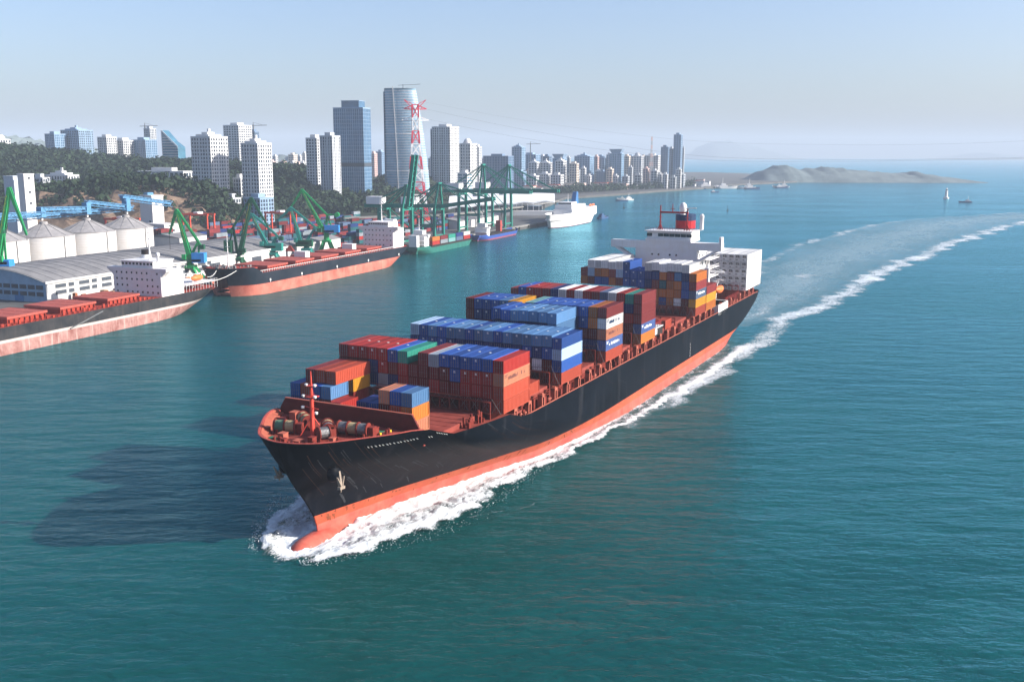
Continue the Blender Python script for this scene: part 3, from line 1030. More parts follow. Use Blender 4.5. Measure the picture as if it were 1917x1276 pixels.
# stores crane on the port side and lifeboat
cr = MB()
cr.box(DS - 2.2, DS - .6, 14.4, 15.9, 13.3, 29.5)
cr.bar((DS - 1.4, 15.2, 28.6), (DS - 4.5, 20.5, 28.0), .7, .9, w2=.4, h2=.5)
cr.bar((DS - 1.4, 15.2, 28.6), (DS + 1.5, 9.2, 28.4), .5, .6)
cr.bar((DS - 1.4, 15.2, 30.6), (DS - 4.5, 20.3, 28.3), .2)
cr.bar((DS - 1.4, 14.5, 29), (DS - 1.4, 12, 21), .3)
cr.tube((DS - 1.4, 15.2, 29.5), (DS - 1.4, 15.2, 30.8), .4, .2, 8)
cr.build('stores_crane', white_m, ship)
lb = bpy.data.objects.new('lifeboat', None)
col.objects.link(lb)
lb.parent = ship
rows = []
for i in range(13):
    a = -1 + i / 6
    w = 1.35 * max(0, 1 - abs(a) ** 2.6)
    rows.append([(DS - 9 + a * 4.2, 17.6 + w * math.cos(q), 21.4 + (1.5 if math.sin(q) < 0 else 1.2) * (w / 1.35) ** .6 * math.sin(q) + .3 * a * a) for q in [j / 14 * 2 * math.pi for j in range(15)]])
MB().grid(rows).build('boat_hull', orange_m, lb, smooth=True)
dv = MB()
for x in (-12, -6):
    dv.bar((DS + x, 15.6, 16.9), (DS + x, 16.2, 24.4), .4, .5)
    dv.bar((DS + x, 16.2, 24.4), (DS + x, 18.2, 24.2), .35, .4)
dv.build('davit', white_m, lb)
wr = MB()
for k in range(12):
    wr.box(DS - 14 + k * 1.25, DS - 13.9 + k * 1.25, 19.5, 19.6, 14.4, 16.2)
wr.box(DS - 14, DS, 19.5, 19.6, 16.1, 16.25).box(DS - 14, DS, 19.5, 19.6, 15.2, 15.3)
wr.box(DS - 14, DS, 15.5, 19.5, 16.7, 16.9)
wr.build('embarkation_deck', white_m, ship)
# aft rails / red frames under the reefer stacks
af = MB()
for k in range(16):
    s = -186 - k * 2.4
    af.bar((s, 17.2, 13.3), (s, 17.2, 17.0), .35)
    af.bar((s, 17.2, 17), (s - 1.2, 19.4, 14.4), .25)
af.build('aft_deck_frames', mat('aft_frame_red', (0.40, 0.06, 0.05), .65), ship, kind='stuff')
MB().box(-231, -226.5, -15, 19.2, 16.4, 17.1).build('aft_platform', dark_m, ship)
# ================================================================== bow wave, foam and wake
from mathutils import noise as mnoise
def foam_material(name, colr, rough, lo, hi, sc, trans_strength=1.0):
    m = bpy.data.materials.new(name)
    m.use_nodes = True
    nt = m.node_tree
    b = nt.nodes['Principled BSDF']
    b.inputs['Base Color'].default_value = colr + (1,)
    b.inputs['Roughness'].default_value = rough
    tc = nt.nodes.new('ShaderNodeTexCoord')
    at = nt.nodes.new('ShaderNodeAttribute')
    at.attribute_name = 'foam_amount'
    def nz(s, det, dist, scl=(1, 1, 1)):
        mp = nt.nodes.new('ShaderNodeMapping')
        mp.inputs['Scale'].default_value = scl
        n = nt.nodes.new('ShaderNodeTexNoise')
        n.inputs['Scale'].default_value = s
        n.inputs['Detail'].default_value = det
        n.inputs['Roughness'].default_value = 0.7
        n.inputs['Distortion'].default_value = dist
        nt.links.new(tc.outputs['Object'], mp.inputs['Vector'])
        nt.links.new(mp.outputs['Vector'], n.inputs['Vector'])
        return n.outputs['Fac']
    n1 = nz(sc, 8, 1.2, (0.6, 1, 1))
    n2 = nz(sc * 0.22, 4, 0.6, (0.5, 1, 1))
    def mth(op, a, c):
        x = nt.nodes.new('ShaderNodeMath')
        x.operation = op
        for i, q in enumerate((a, c)):
            if isinstance(q, (int, float)):
                x.inputs[i].default_value = q
            else:
                nt.links.new(q, x.inputs[i])
        return x.outputs[0]
    tot = mth('ADD', mth('ADD', mth('MULTIPLY', n1, 0.6), mth('MULTIPLY', n2, 0.4)), mth('SUBTRACT', at.outputs['Fac'], 0.5))
    mr = nt.nodes.new('ShaderNodeMapRange')
    mr.interpolation_type = 'SMOOTHSTEP'
    mr.inputs['From Min'].default_value = lo
    mr.inputs['From Max'].default_value = hi
    mr.inputs['To Max'].default_value = trans_strength
    nt.links.new(tot, mr.inputs['Value'])
    bp = nt.nodes.new('ShaderNodeBump')
    bp.inputs['Strength'].default_value = 0.7
    bp.inputs['Distance'].default_value = 0.4
    nt.links.new(n1, bp.inputs['Height'])
    nt.links.new(bp.outputs['Normal'], b.inputs['Normal'])
    nt.links.new(mr.outputs[0], b.inputs['Alpha'])
    return m
foam_m = foam_material('sea_foam', (0.70, 0.74, 0.76), 0.8, 0.41, 0.66, 1.5)
line_m = foam_material('wake_foam', (0.62, 0.68, 0.72), 0.8, 0.42, 0.80, 0.8, 0.95)
wake_m = foam_material('churned_water', (0.30, 0.43, 0.48), 0.5, 0.25, 0.9, 0.22, 0.6)
def sheet(name, rows, dens, m, label):
    mb = MB().grid(rows)
    o = mb.build(name, m, mw=SHIP_M, smooth=True, kind='stuff')
    a = o.data.attributes.new('foam_amount', 'FLOAT', 'POINT')
    a.data.foreach_set('value', [d for r in dens for d in r])
    o['label'] = label
    return o
OUT = [(48, 2.4), (47.3, 4.2), (44.5, 8.2), (40, 11.3), (35, 14.2), (27.6, 18.4), (18, 21), (5, 21.3), (-3, 20.8), (-15, 20.6), (-28, 22.0), (-50, 22.6), (-72, 24.6), (-113, 27.4), (-132, 28.7), (-170, 28.5), (-200, 29.5), (-255, 29.5)]
wl = lev[1]
def hullt(s):
    if s > 35:
        return 0.0
    return float(np.interp(-s, -wl[:, 0], wl[:, 1]))
def fbm(x, y, s):
    return mnoise.fractal(Vector((x * s, y * s, 3.3)), 0.8, 2.1, 4)
def bow_foam(sg, s0, s1, label, widen=1.0):
    rows, dens = [], []
    ns = int((s0 - s1) / 0.55)
    for i in range(ns + 1):
        s = s0 - (s0 - s1) * i / ns
        ti = hullt(s) - 0.5
        to = float(np.interp(-s, [-a for a, b in OUT], [b for a, b in OUT])) * (widen if s < 36 else 1.0) + fbm(s, 9 * sg, .12) * 2.2 + fbm(s, 2 * sg, .5) * 0.9
        if 28 < s <= 43.2:
            rb = 3.1 * math.sqrt(max(0.0, 1 - max(0, ((s - 26) / 17.3 - .45) / .55) ** 4.0))
            ti = max(ti, .92 * math.sqrt(max(0.0, rb * rb - 3.1)) - .3)
        elif s > 43.2:
            ti = -.3
        A = np.interp(-s, [-48, -45, -40, -20, 5, 40, 75, 255], [.3, .7, 1.1, 1.35, 1.0, .55, .25, .1])
        row, dr = [], []
        for j in range(41):
            w = j / 40
            t = ti + (to - ti) * w
            bulge = math.exp(-((w - .62) / .3) ** 2) * .7 + (.5 if s < 26 else .08) * math.exp(-(w / .22) ** 2)
            z = A * bulge * (1 - max(0, (w - .8) / .2) ** 2) + (fbm(s, t * sg, .45) * .55 + fbm(s, t * sg, 1.4) * .25) * A * .6 * (1 - w ** 6) + .03
            row.append((s, t * sg, max(z, .025)))
            d = .56 + .12 * math.exp(-(w / .3) ** 2) - .13 * w - .5 * max(0, (w - .72) / .28) ** 1.6 + .14 * math.exp(-((w - .72) / .1) ** 2) * (s > 8)
            d += .12 * fbm(s, t * sg, .18)
            k = np.clip((-s - 15) / 85, 0, 1)          # thinner, patchier aft
            d = d * (1 - k) + k * (.44 * math.exp(-((w - .78) / .24) ** 2) + .40 * (1 - w) ** .7)
            d = d * np.clip((s + 232) / 60, 0, 1)
            if s > 43:
                d *= 1 - (s - 43) / 8
            dr.append(d + .09)
        rows.append(row if sg > 0 else row)
        dens.append(dr)
    if sg > 0:
        rows = rows[::-1]
        dens = dens[::-1]
    return sheet('bow_wave_foam', rows, dens, foam_m, label)
bow_foam(1, 48, -232, 'white bow wave foam along the port side of the container ship')
bow_foam(-1, 48, -80, 'white bow wave foam at the starboard bow of the container ship', 0.95)
def ribbon(pts, width, label, dmax=.62, z=.05, step=3.0):
    P = catmull(np.array(pts, float), 24)
    rows, dens = [], []
    for i in range(len(P)):
        a, b = P[max(i - 1, 0)], P[min(i + 1, len(P) - 1)]
        d = (b - a) / (np.linalg.norm(b - a) + 1e-9)
        n = np.array([-d[1], d[0]])
        wd = width[0] + (width[1] - width[0]) * i / len(P)
        off = fbm(P[i][0], P[i][1], .05) * wd * .5 + fbm(P[i][0], P[i][1], .2) * wd * .25
        row, dr = [], []
        for j in range(9):
            w = j / 4 - 1
            q = P[i] + n * (w * wd + off)
            row.append((q[0], q[1], z))
            dr.append(dmax * (1 - w * w) * (0.85 + .2 * fbm(P[i][0], P[i][1], .03)) + .0)
        rows.append(row)
        dens.append(dr)
    return sheet('wake_foam', rows, dens, line_m, label)
ribbon([(-60, 24.2), (-113, 27.2), (-150, 28.4), (-200, 28.9), (-255, 28.4), (-317, 36), (-448, 43.3), (-605, 62), (-780, 85), (-966, 122.6), (-1200, 190)], (5.5, 17), 'thin curving line of foam along the port edge of the wake', .74)
ribbon([(-238, -10), (-330, -9), (-400, -20), (-475, -31.5), (-577, -34.3), (-657, -30.7), (-793, -18), (-962, 13), (-1060, 60), (-1177, 124), (-1300, 200)], (7, 16), 'faint foam line along the far edge of the curved wake', .6)
ribbon([(-225, 12), (-262, 14), (-300, 10), (-345, 12), (-420, 8)], (7, 12), 'foam trail in the middle of the wake close behind the stern', .55)
ribbon([(14, 20.0), (11, 21.6), (8.5, 23.4), (6, 25.6), (3.4, 26.9), (1, 27.4)], (.8, 1.0), 'short foam streak breaking off the bow wave', .55)
ribbon([(-4, 27.4), (-6, 28.4), (-8.5, 28.0), (-11, 28.8)], (1.0, .8), 'small whitecap beside the bow wave', .5)
ribbon([(-14, 29.4), (-17, 30.9), (-20, 30.6), (-24, 31.2)], (1.0, .8), 'tiny whitecap farther out beside the bow wave', .5)
# pale churned water between the two lines
L1 = catmull(np.array([(-225, 17), (-300, 30), (-448, 43), (-605, 62), (-780, 85), (-966, 122), (-1300, 215)], float), 16)
L2 = catmull(np.array([(-225, -17), (-330, -12), (-475, -31), (-577, -34), (-793, -18), (-962, 13), (-1240, 160)], float), 16)
rows = [[tuple(a + (b - a) * k / 8) + (.02,) for k in range(9)] for a, b in zip(L1, L2)]
dens = [[.45 + .25 * (1 - abs(k / 4 - 1)) for k in range(9)] for a in L1]
sheet('wake', rows[::-1], dens[::-1], wake_m, 'pale churned band of water curving away behind the ship')

# torn spray and flecks thrown off the bow wave
sp_ = MB()
rs = random.Random(21)
for k in range(1300):
    sg = 1 if rs.random() < .72 else -1
    s_ = 46.5 - 70 * rs.random() ** 1.6 if sg > 0 else 46.5 - 26 * rs.random()
    to = float(np.interp(-s_, [-a for a, b in OUT], [b for a, b in OUT]))
    ti = hullt(s_)
    w_ = rs.gauss(.93, .07) if rs.random() < .6 else rs.uniform(.15, .95)
    t_ = (ti + (to - ti) * w_) * sg
    z_ = .05 + abs(rs.gauss(0, .25)) + (.8 * math.exp(-((w_ - .6) / .3) ** 2) * max(0, min(1, (s_ + 10) / 40)) if w_ < .95 else 0)
    r_ = rs.uniform(.03, .13)
    c_ = Vector((s_, t_, z_))
    a_ = Vector((rs.gauss(0, 1), rs.gauss(0, 1), rs.gauss(0, .5))).normalized() * r_ * rs.uniform(1, 2.2)
    b_ = a_.orthogonal().normalized() * r_
    n_ = a_.cross(b_).normalized() * r_ * .6
    sp_.add([c_ + a_, c_ + b_, c_ - a_, c_ - b_, c_ + n_], [(0, 1, 4), (1, 2, 4), (2, 3, 4), (3, 0, 4), (0, 3, 2, 1)])
o = sp_.build('spray', mat('spray_white', (.72, .76, .78), .6), mw=SHIP_M, kind='stuff')
o['label'] = 'white spray and flecks torn off the bow wave'
# ================================================================== containers aboard the ship
PAL = {
 'red': ((0.46, 0.032, 0.026), 'red'), 'oxide': ((0.54, 0.085, 0.045), 'red-brown'), 'dkred': ((0.20, 0.016, 0.015), 'dark red'), 'maroon': ((0.31, 0.042, 0.045), 'maroon'),
 'salmon': ((0.72, 0.28, 0.16), 'pale salmon'), 'orange': ((0.66, 0.20, 0.035), 'orange'), 'amber': ((0.85, 0.40, 0.03), 'amber yellow'), 'blue': ((0.025, 0.12, 0.46), 'blue'),
 'navy': ((0.015, 0.05, 0.22), 'dark navy'), 'sky': ((0.12, 0.30, 0.58), 'light blue'), 'ice': ((0.40, 0.56, 0.74), 'very pale blue'), 'slate': ((0.13, 0.20, 0.33), 'slate blue'),
 'peri': ((0.10, 0.18, 0.46), 'purplish blue'), 'teal': ((0.02, 0.15, 0.17), 'dark teal'), 'green': ((0.03, 0.36, 0.27), 'green'), 'white': ((0.78, 0.78, 0.76), 'white'), 'grey': ((0.34, 0.40, 0.45), 'grey'),
 'mint': ((0.22, 0.48, 0.48), 'grey-green')}
def container_mat(key):
    c = tuple((x * .62 if key not in ('white', 'ice', 'grey') else x * .85) for x in PAL[key][0])
    m = mat('container_paint_' + key, c, 0.5, var=0.13, scale=0.9, c2=tuple(x * .55 + y for x, y in zip(c, (.06, .03, .02))), streak=0.5, spec=0.16, c2amt=0.35, sscale=1.1)
    nt = m.node_tree
    b = nt.nodes['Principled BSDF']
    src = b.inputs['Base Color'].links[0].from_socket
    oi = nt.nodes.new('ShaderNodeObjectInfo')
    hs = nt.nodes.new('ShaderNodeHueSaturation')
    mr = nt.nodes.new('ShaderNodeMapRange')
    mr.inputs['To Min'].default_value = 0.72
    mr.inputs['To Max'].default_value = 1.25
    nt.links.new(oi.outputs['Random'], mr.inputs['Value'])
    nt.links.new(mr.outputs[0], hs.inputs['Value'])
    nt.links.new(src, hs.inputs['Color'])
    nt.links.new(hs.outputs[0], b.inputs['Base Color'])
    return m
CM = {k: container_mat(k) for k in PAL}
def container_mesh(L, h=2.64):
    m = MB()
    W = 1.19
    p = 0.62
    n = int(round((L - .5) / p))
    xs, ds = [], []
    for k in range(n):
        x0 = -.25 - k * (L - .5) / n
        dx = (L - .5) / n
        for f, d in ((0, .085), (.28, .085), (.42, 0), (.72, 0), (.86, .085)):
            xs.append(x0 - f * dx)
            ds.append(d)
    xs.append(-L + .25)
    ds.append(.085)
    for sg in (1, -1):
        m.grid([[(x, sg * (W - d), z) for z in (.16, h - .12)] for x, d in zip(xs, ds)], flip=sg < 0)
    # roof, corrugated across
    m.grid([[(x, y, h - .02 - d * .6) for y in (-W + .08, W - .08)] for x, d in zip(xs, ds)], flip=False)
    m.box(-L + .02, -.02, -W + .06, W - .06, .05, .16)
    m.box(-L + .03, -L + .06, -W + .1, W - .1, .1, h - .05)
    for sg in (-1, 1):
        m.box(-L, 0, sg * W, sg * (W - .10), 0, .17)
        m.box(-L, 0, sg * W, sg * (W - .09), h - .13, h)
        for x in (0, -L + .16):
            m.box(x - .16, x, sg * (W + .004), sg * (W - .16), -.004, h + .004)
    for x in (-.002, -L + .122):
        m.box(x - .12, x, -W + .1, W - .1, h - .14, h - .002)
        m.box(x - .12, x, -W + .1, W - .1, 0.002, .15)
    me = m.mesh('shipping_container', CM['red'])
    return me
def door_mesh(h=2.64):
    m = MB()
    for sg in (-1, 1):
        m.box(-.05, -.005, sg * .015, sg * 1.06, .16, h - .15, 0)
        for z in (.75, 1.45, 2.1):
            m.box(-.01, .012, sg * .06, sg * 1.0, z - .06, z + .06, 0)
        for y in (.28, .78):
            m.box(-.005, .035, sg * y - .03, sg * y + .03, .1, h - .08, 1)
            m.box(.0, .06, sg * y - .12, sg * y + .12, 1.15, 1.22, 1)
    return m.mesh('door', [CM['red'], steel_m])
def mark_mesh(h=2.64, L=12.19):
    m = MB()
    # white emblem on the upper door and the code plate on the roof
    m.box(.062, .07, -.24, -.1, h - .8, h - .4)
    m.box(.062, .07, -.1, .16, h - .5, h - .4)
    m.box(.062, .07, .06, .16, h - .8, h - .6)
    m.box(.062, .07, -.1, .06, h - .8, h - .72)
    return m.mesh('marking', lamp_m)
def roof_mesh(h=2.64, L=12.19):
    return MB().box(-L / 2 - .22, -L / 2 + .22, -.22, .22, h - .02, h + .01).mesh('roof_plate', lamp_m)
def reefer_end_mesh(h=2.64):
    m = MB()
    m.box(-.04, 0, -1.06, 1.06, .16, h - .15, 0)
    m.box(0, .03, -.95, .95, h * .46, h - .25, 0)
    m.box(.031, .05, -.62, .55, h * .52, h * .86, 1)
    m.box(.031, .045, .62, .9, h * .55, h * .7, 1)
    m.box(.05, .09, -.25, .2, h * .56, h * .8, 2)
    m.box(.0, .02, -.8, .8, .3, h * .4, 0)
    m.box(.021, .03, -.7, .1, .4, h * .3, 2)
    return m.mesh('cooling_unit', [CM['white'], glass_m, steel_m])
M40, M20 = container_mesh(12.19), container_mesh(6.06)
DOOR, MARK, REEF, ROOF = door_mesh(), mark_mesh(), reefer_end_mesh(), roof_mesh()
def set_paint(o, key):
    o.material_slots[0].link = 'OBJECT'
    o.material_slots[0].material = CM[key]
nbox = 0
TIERW = {1: 'bottom tier', 2: 'second tier', 3: 'third tier', 4: 'fourth tier', 5: 'fifth tier', 6: 'sixth tier'}
def box(s, t, z, key, label, mark=False, L=40, reefer=False, group='containers stacked on the ship'):
    global nbox
    nbox += 1
    o = bpy.data.objects.new('shipping_container', M40 if L == 40 else M20)
    col.objects.link(o)
    o.matrix_world = SHIP_M @ Matrix.Translation((s + random.uniform(-.05, .05), t + random.uniform(-.02, .02), z)) 
    set_paint(o, key)
    tag(o, label, 'container', group)
    d = bpy.data.objects.new('cooling_unit' if reefer else 'door', REEF if reefer else DOOR)
    col.objects.link(d)
    d.parent = o
    set_paint(d, key)
    if mark:
        for nm_, me_ in (('marking', MARK), ('roof_plate', ROOF)):
            k = bpy.data.objects.new(nm_, me_)
            col.objects.link(k)
            k.parent = o
    return o
Z0, TP = 17.17, 2.77
def colt(i):
    return -20 + 2.5 * (i - .5)
BLK = {'A': 'foremost tall block', 'B': 'second full-width block', 'P': 'partial all-blue block', 'C': 'third full-width block',
       'D': 'fourth full-width block', 'E': 'block before bridge', 'F': 'bay touching the bridge'}
def where(i):
    return 'starboard edge row' if i == 1 else ('port edge row' if i == 16 else (ORD[17 - i] + ' from port' if i > 8 else ORD[i] + ' from starboard'))
def lay(b, s, tier, row, dz={}):
    """row: {column: colour or 'colour*' with a door mark}"""
    for i, c in row.items():
        if not c:
            continue
        mk = c.endswith('*')
        key = c.rstrip('*')
        z = Z0 + (tier - 1) * TP + dz.get(i, 0)
        box(s, colt(i), z, key, f'{PAL[key][1]} container, {TIERW[tier]}, {where(i)}, {BLK[b]}', mk)
def rowof(txt, start=1):
    return {start + k: (None if w == '-' else w) for k, w in enumerate(txt.split())}
# block A
s = 0.0
lay('A', s, 4, rowof('maroon red* red* red* red* blue* green - maroon grey blue* blue* blue* blue* blue red'), {7: -.22, 9: -.1, 10: -.18, 12: .05, 6: -.1, 16: -.12, 11: .08})
lay('A', s, 3, rowof('dkred dkred dkred navy red* dkred red dkred dkred dkred dkred* blue* red* red* red* salmon'))
lay('A', s, 2, rowof('dkred maroon dkred navy grey navy red dkred dkred red dkred dkred red red red oxide'))
lay('A', s, 1, {13: 'dkred', 14: 'dkred', 15: 'maroon', 16: 'oxide'})
# one low box behind A
box(-15.0, 16.9, 17.17, 'oxide', 'red-brown container alone on the hatch behind the foremost tall block', L=20)
box(-14.9, 14.3, 17.17, 'maroon', 'maroon container beside the lone one behind the foremost tall block', L=20)
# block B
s = -29.0
lay('B', s, 4, rowof('ice blue* sky* blue* sky* sky* blue* sky* sky* blue* sky* sky* sky* sky* sky* blue*'), {16: -.3, 15: .1, 1: .05, 7: -.06, 10: .05})
lay('B', s, 3, rowof('navy blue* blue* blue* navy* navy navy navy navy navy navy navy blue* navy* blue* ice'))
lay('B', s, 2, rowof('navy navy maroon dkred white dkred blue', 10))
lay('B', s, 1, {15: 'dkred', 16: 'oxide'})
# partial block P
s = -43.0
lay('P', s, 5, rowof('blue* blue* sky* sky* sky* sky* sky*', 7), {7: .25, 10: .2, 11: .15, 12: .1})
lay('P', s, 4, rowof('navy navy navy navy navy navy sky', 7))
lay('P', s, 3, {12: 'navy', 13: 'blue'})
# block C
s = -56.8
lay('C', s, 5, rowof('dkred blue* blue* blue* sky* amber - mint blue* blue* blue* blue* blue* blue* orange maroon'))
lay('C', s, 4, rowof('dkred navy* navy* blue navy maroon navy navy navy navy navy navy navy blue* orange white'))
lay('C', s, 3, {1: 'maroon', 13: 'navy', 14: 'dkred', 15: 'dkred', 16: 'salmon'})
lay('C', s, 2, {13: 'navy', 14: 'navy', 15: 'navy', 16: 'peri'})
lay('C', s, 1, {15: 'dkred', 16: 'oxide'})
# block D
s = -83.7
lay('D', s, 5, rowof('maroon blue* red* red maroon navy white red white red maroon slate white red green maroon'), {1: -.5, 15: -.15})
lay('D', s, 4, rowof('dkred navy maroon maroon navy navy dkred dkred navy navy dkred dkred grey navy navy maroon'))
lay('D', s, 3, {13: 'navy', 14: 'dkred', 15: 'red', 16: 'maroon'})
lay('D', s, 2, {14: 'navy', 15: 'dkred', 16: 'peri'})
lay('D', s, 1, {15: 'dkred', 16: 'orange'})
box(-97.2, 16.3, Z0, 'red', 'red container low on the hatch behind the fourth tall block', L=40)
box(-112.5, 16.5, Z0 - .6, 'oxide', 'red-brown short container beside the hose platform amidships', L=20)
# block E, before the bridge
s = -136.8
lay('E', s, 6, rowof('- white white white white white blue* - - white white white white white white -'), {5: -.25, 11: .3, 12: -.1, 13: .2, 14: .2, 15: -.1, 6: -.05})
lay('E', s, 5, rowof('maroon ice orange orange maroon ice blue* blue* blue* navy navy orange maroon sky navy orange'))
lay('E', s, 4, rowof('orange dkred blue blue orange maroon blue* blue* blue* navy maroon teal orange orange blue maroon'))
lay('E', s, 3, rowof('navy dkred orange orange orange orange blue slate', 9))
lay('E', s, 2, rowof('navy dkred orange blue orange white dkred amber', 9))
lay('E', s, 1, {15: 'dkred', 16: 'oxide'})
s = -149.5
lay('F', s, 3, {15: 'maroon', 16: 'maroon'})
lay('F', s, 2, {16: 'amber'})
lay('F', s, 1, {16: 'orange'})
lay('F', s, 6, {2: 'white', 3: 'white', 4: 'white'})
# reefers behind the bridge
for tier in range(1, 6):
    for i in range(10, 17):
        box(-205.6, colt(i), 17.17 + (tier - 1) * 2.77, 'white', f'white refrigerated container, {TIERW[tier]}, {where(i)}, forward bay abaft bridge', reefer=True, group='reefers behind the bridge')
for tier in range(1, 6):
    box(-218.2, colt(16), 17.17 + (tier - 1) * 2.77, 'white', f'white refrigerated container, {TIERW[tier]}, port edge row, aftmost bay', reefer=True, group='reefers behind the bridge')
for i in range(8, 16):
    box(-218.2, colt(i), 17.17 + 4 * 2.77, 'white', f'white refrigerated container, {TIERW[5]}, {where(i)}, aftmost bay', reefer=True, group='reefers behind the bridge')
# stacks on the fore hatch
FB = 17.12
S1 = 'in the starboard stack behind the foremast'
def f1(s, t, tier, key, lab, L=20, mark=False):
    box(s, t, FB + (tier - 1) * 2.74, key, lab, mark, L, group='containers on the fore hatch')
for i, t in enumerate((-20.2, -17.7, -15.2, -12.6)):
    f1(14.9, t, 1, ['navy', 'navy', 'dkred', 'maroon'][i], f'{["navy blue", "dark blue", "dark red", "maroon"][i]} short container, lower tier, {ORD[i + 1]} from starboard, {S1}')
for i, t in enumerate((-20.2, -17.7, -15.2, -12.6)):
    f1(14.9, t, 2, ['blue', 'oxide', 'blue', 'sky'][i], f'{["blue", "red-brown", "deep blue", "light blue"][i]} short container, upper tier, {ORD[i + 1]} from starboard, {S1}')
f1(15.8, -9.6, 1, 'red', 'red short container low in front of the amber one, behind the breakwater')
f1(7.0, -12.6, 1, 'dkred', 'dark red short container under the amber one at the fore hatch')
f1(7.0, -12.6, 2, 'amber', 'amber yellow short container under the long red-brown one at the fore hatch')
f1(13.0, -12.6, 3, 'oxide', 'long red-brown container topping the starboard fore stack, inboard of its twin', 40)
f1(13.0, -15.2, 3, 'oxide', 'long red-brown container topping the starboard fore stack, second from starboard', 40)
f1(13.0, -17.7, 3, 'maroon', 'maroon container topping the starboard fore stack, outermost to starboard', 40)
S2 = 'in the centre stack behind the breakwater'
for i, t in enumerate((5.9, 8.4, 10.9)):
    f1(21.8, t, 3, ['salmon', 'blue', 'sky'][i], f'{["pale salmon", "blue", "light blue"][i]} short container, top tier, {S2}')
    f1(21.8, t, 2, ['dkred', 'oxide', 'orange'][i], f'{["dark red", "red-brown", "orange"][i]} short container, middle tier, {S2}')
    f1(21.8, t, 1, ['dkred', 'maroon', 'salmon'][i], f'{["dark red", "maroon", "pale salmon"][i]} short container, bottom tier, {S2}')
f1(21.8, 3.4, 2, 'blue', 'blue short container set one tier lower, beside the centre stack behind the breakwater')
f1(21.8, 0.9, 2, 'navy', 'navy short container at the starboard end of the centre stack behind the breakwater')
f1(21.8, 3.4, 1, 'maroon', 'maroon short container under the lower blue one, centre stack behind the breakwater')
f1(21.8, 0.9, 1, 'dkred', 'dark red short container under the navy one, centre stack behind the breakwater')
# faded lettering on some of the sunlit port-side boxes
def lettering(o, m, seed):
    r_ = random.Random(seed)
    t = MB()
    x = -2.2
    while x > -9.6:
        w = r_.uniform(.25, .6)
        if r_.random() < .8:
            t.box(x - w, x, 1.192, 1.2, 1.15, 1.15 + r_.choice((.5, .6, .75)))
        x -= w + r_.uniform(.12, .3)
    t.box(-1.7, -.5, 1.192, 1.2, 2.1, 2.3)
    t.box(-1.5, -.5, 1.192, 1.2, 1.75, 1.9)
    t.build('side_lettering', m, o, kind='stuff')
ink = mat('faded_dark_lettering', (0.16, 0.06, 0.05), .7)
for o in list(col.objects):
    if o.name.startswith('shipping_container') and 'port edge row' in o.get('label', ''):
        lb = o['label']
        if 'salmon' in lb:
            lettering(o, ink, 3)
        elif any(q in lb for q in ('white container', 'slate', 'purplish', 'light blue')) and 'refrig' not in lb:
            lettering(o, lamp_m if 'white' not in lb else fun_blue, len(lb))
print('containers aboard', nbox)
# ================================================================== moored ships and small craft
def lofted_hull(root, L, B, zs, mats, zdeck, fc_len=0.0, fc_h=0.0, rake=6.0, run=8.0, le=0.17, lr=0.2, poop=(0, 0), names=None, full=2.6):
    """x forward from the stern (0) to the stem (L); zs: band limits from below the water up to the deck edge"""
    n = 44
    xs01 = np.concatenate([np.linspace(0, .22, 14)[:-1], np.linspace(.22, .78, 8)[:-1], np.linspace(.78, 1, 24)])
    def ed(x):
        a = np.clip((x - (L - fc_len)) / 6.0, 0, 1) * fc_h if fc_h else 0
        b = np.clip(((poop[0]) - x) / 4.0, 0, 1) * poop[1] if poop[1] else 0
        return zdeck + max(a, b)
    def pt(u, f, z):
        x0 = run * (1 - f) ** 1.6
        x1 = L - rake * (1 - f)
        x = x0 + (x1 - x0) * u
        ent = le * (1.35 - .55 * f)
        rn = lr * (1.4 - .9 * f)
        h = 1.0
        if u > 1 - ent:
            h = (1 - ((u - (1 - ent)) / ent) ** full) ** .75
        if u < rn:
            k = 1 - u / rn
            h = min(h, (1 - k ** 2.4 * (1 - .62 * f)))
        return (x, h * B / 2, z)
    bands = []
    for k in range(len(zs) - 1):
        z0, z1 = zs[k], zs[k + 1]
        last = k == len(zs) - 2
        m = MB()
        for sg in (1, -1):
            rows = []
            for i in range(5):
                a = i / 4
                row = []
                for u in xs01:
                    xt = pt(u, 1.0, 0)[0]
                    top = ed(xt) if last else z1
                    z = z0 + (top - z0) * a
                    f = np.clip((z + 2) / (zdeck + fc_h * (1 if xt > L - fc_len else 0) + 2), 0, 1)
                    p = pt(u, f, z)
                    row.append((p[0], p[1] * sg, p[2]))
                rows.append(row)
            m.grid(rows, flip=sg > 0)
            if sg > 0:
                base = rows
        # transom
        m.add([r[0] for r in base] + [(r[0][0], -r[0][1], r[0][2]) for r in base], [(i, i + 1, 5 + i + 1, 5 + i) for i in range(4)])
        bands.append(m.build((names or ['bottom_plating', 'boot_topping', 'hull'])[k], mats[k], root, smooth=True, weld=True))
    # deck
    def dk(x0, x1, z):
        pts = []
        for u in xs01:
            f = np.clip((z + 2) / (zdeck + 2), 0, 1)
            p = pt(u, min(f, 1), z)
            if x0 <= p[0] <= x1:
                pts.append((p[0], max(p[1] - .25, .02)))
        return pts + [(a, -b) for a, b in pts[::-1]]
    return dk, ed
def quay_ship(stern_u, v, head=-1):
    """matrix of a ship lying along the quay; head -1: bow towards the camera"""
    return QUAY_M @ Matrix.Translation((stern_u, v, 0)) @ Matrix.Rotation(math.pi if head < 0 else 0, 4, 'Z')
def child(name, parent, loc=(0, 0, 0), rz=0):
    e = bpy.data.objects.new(name, None)
    col.objects.link(e)
    e.parent = parent
    e.location = loc
    e.rotation_euler = (0, 0, rz)
    return e
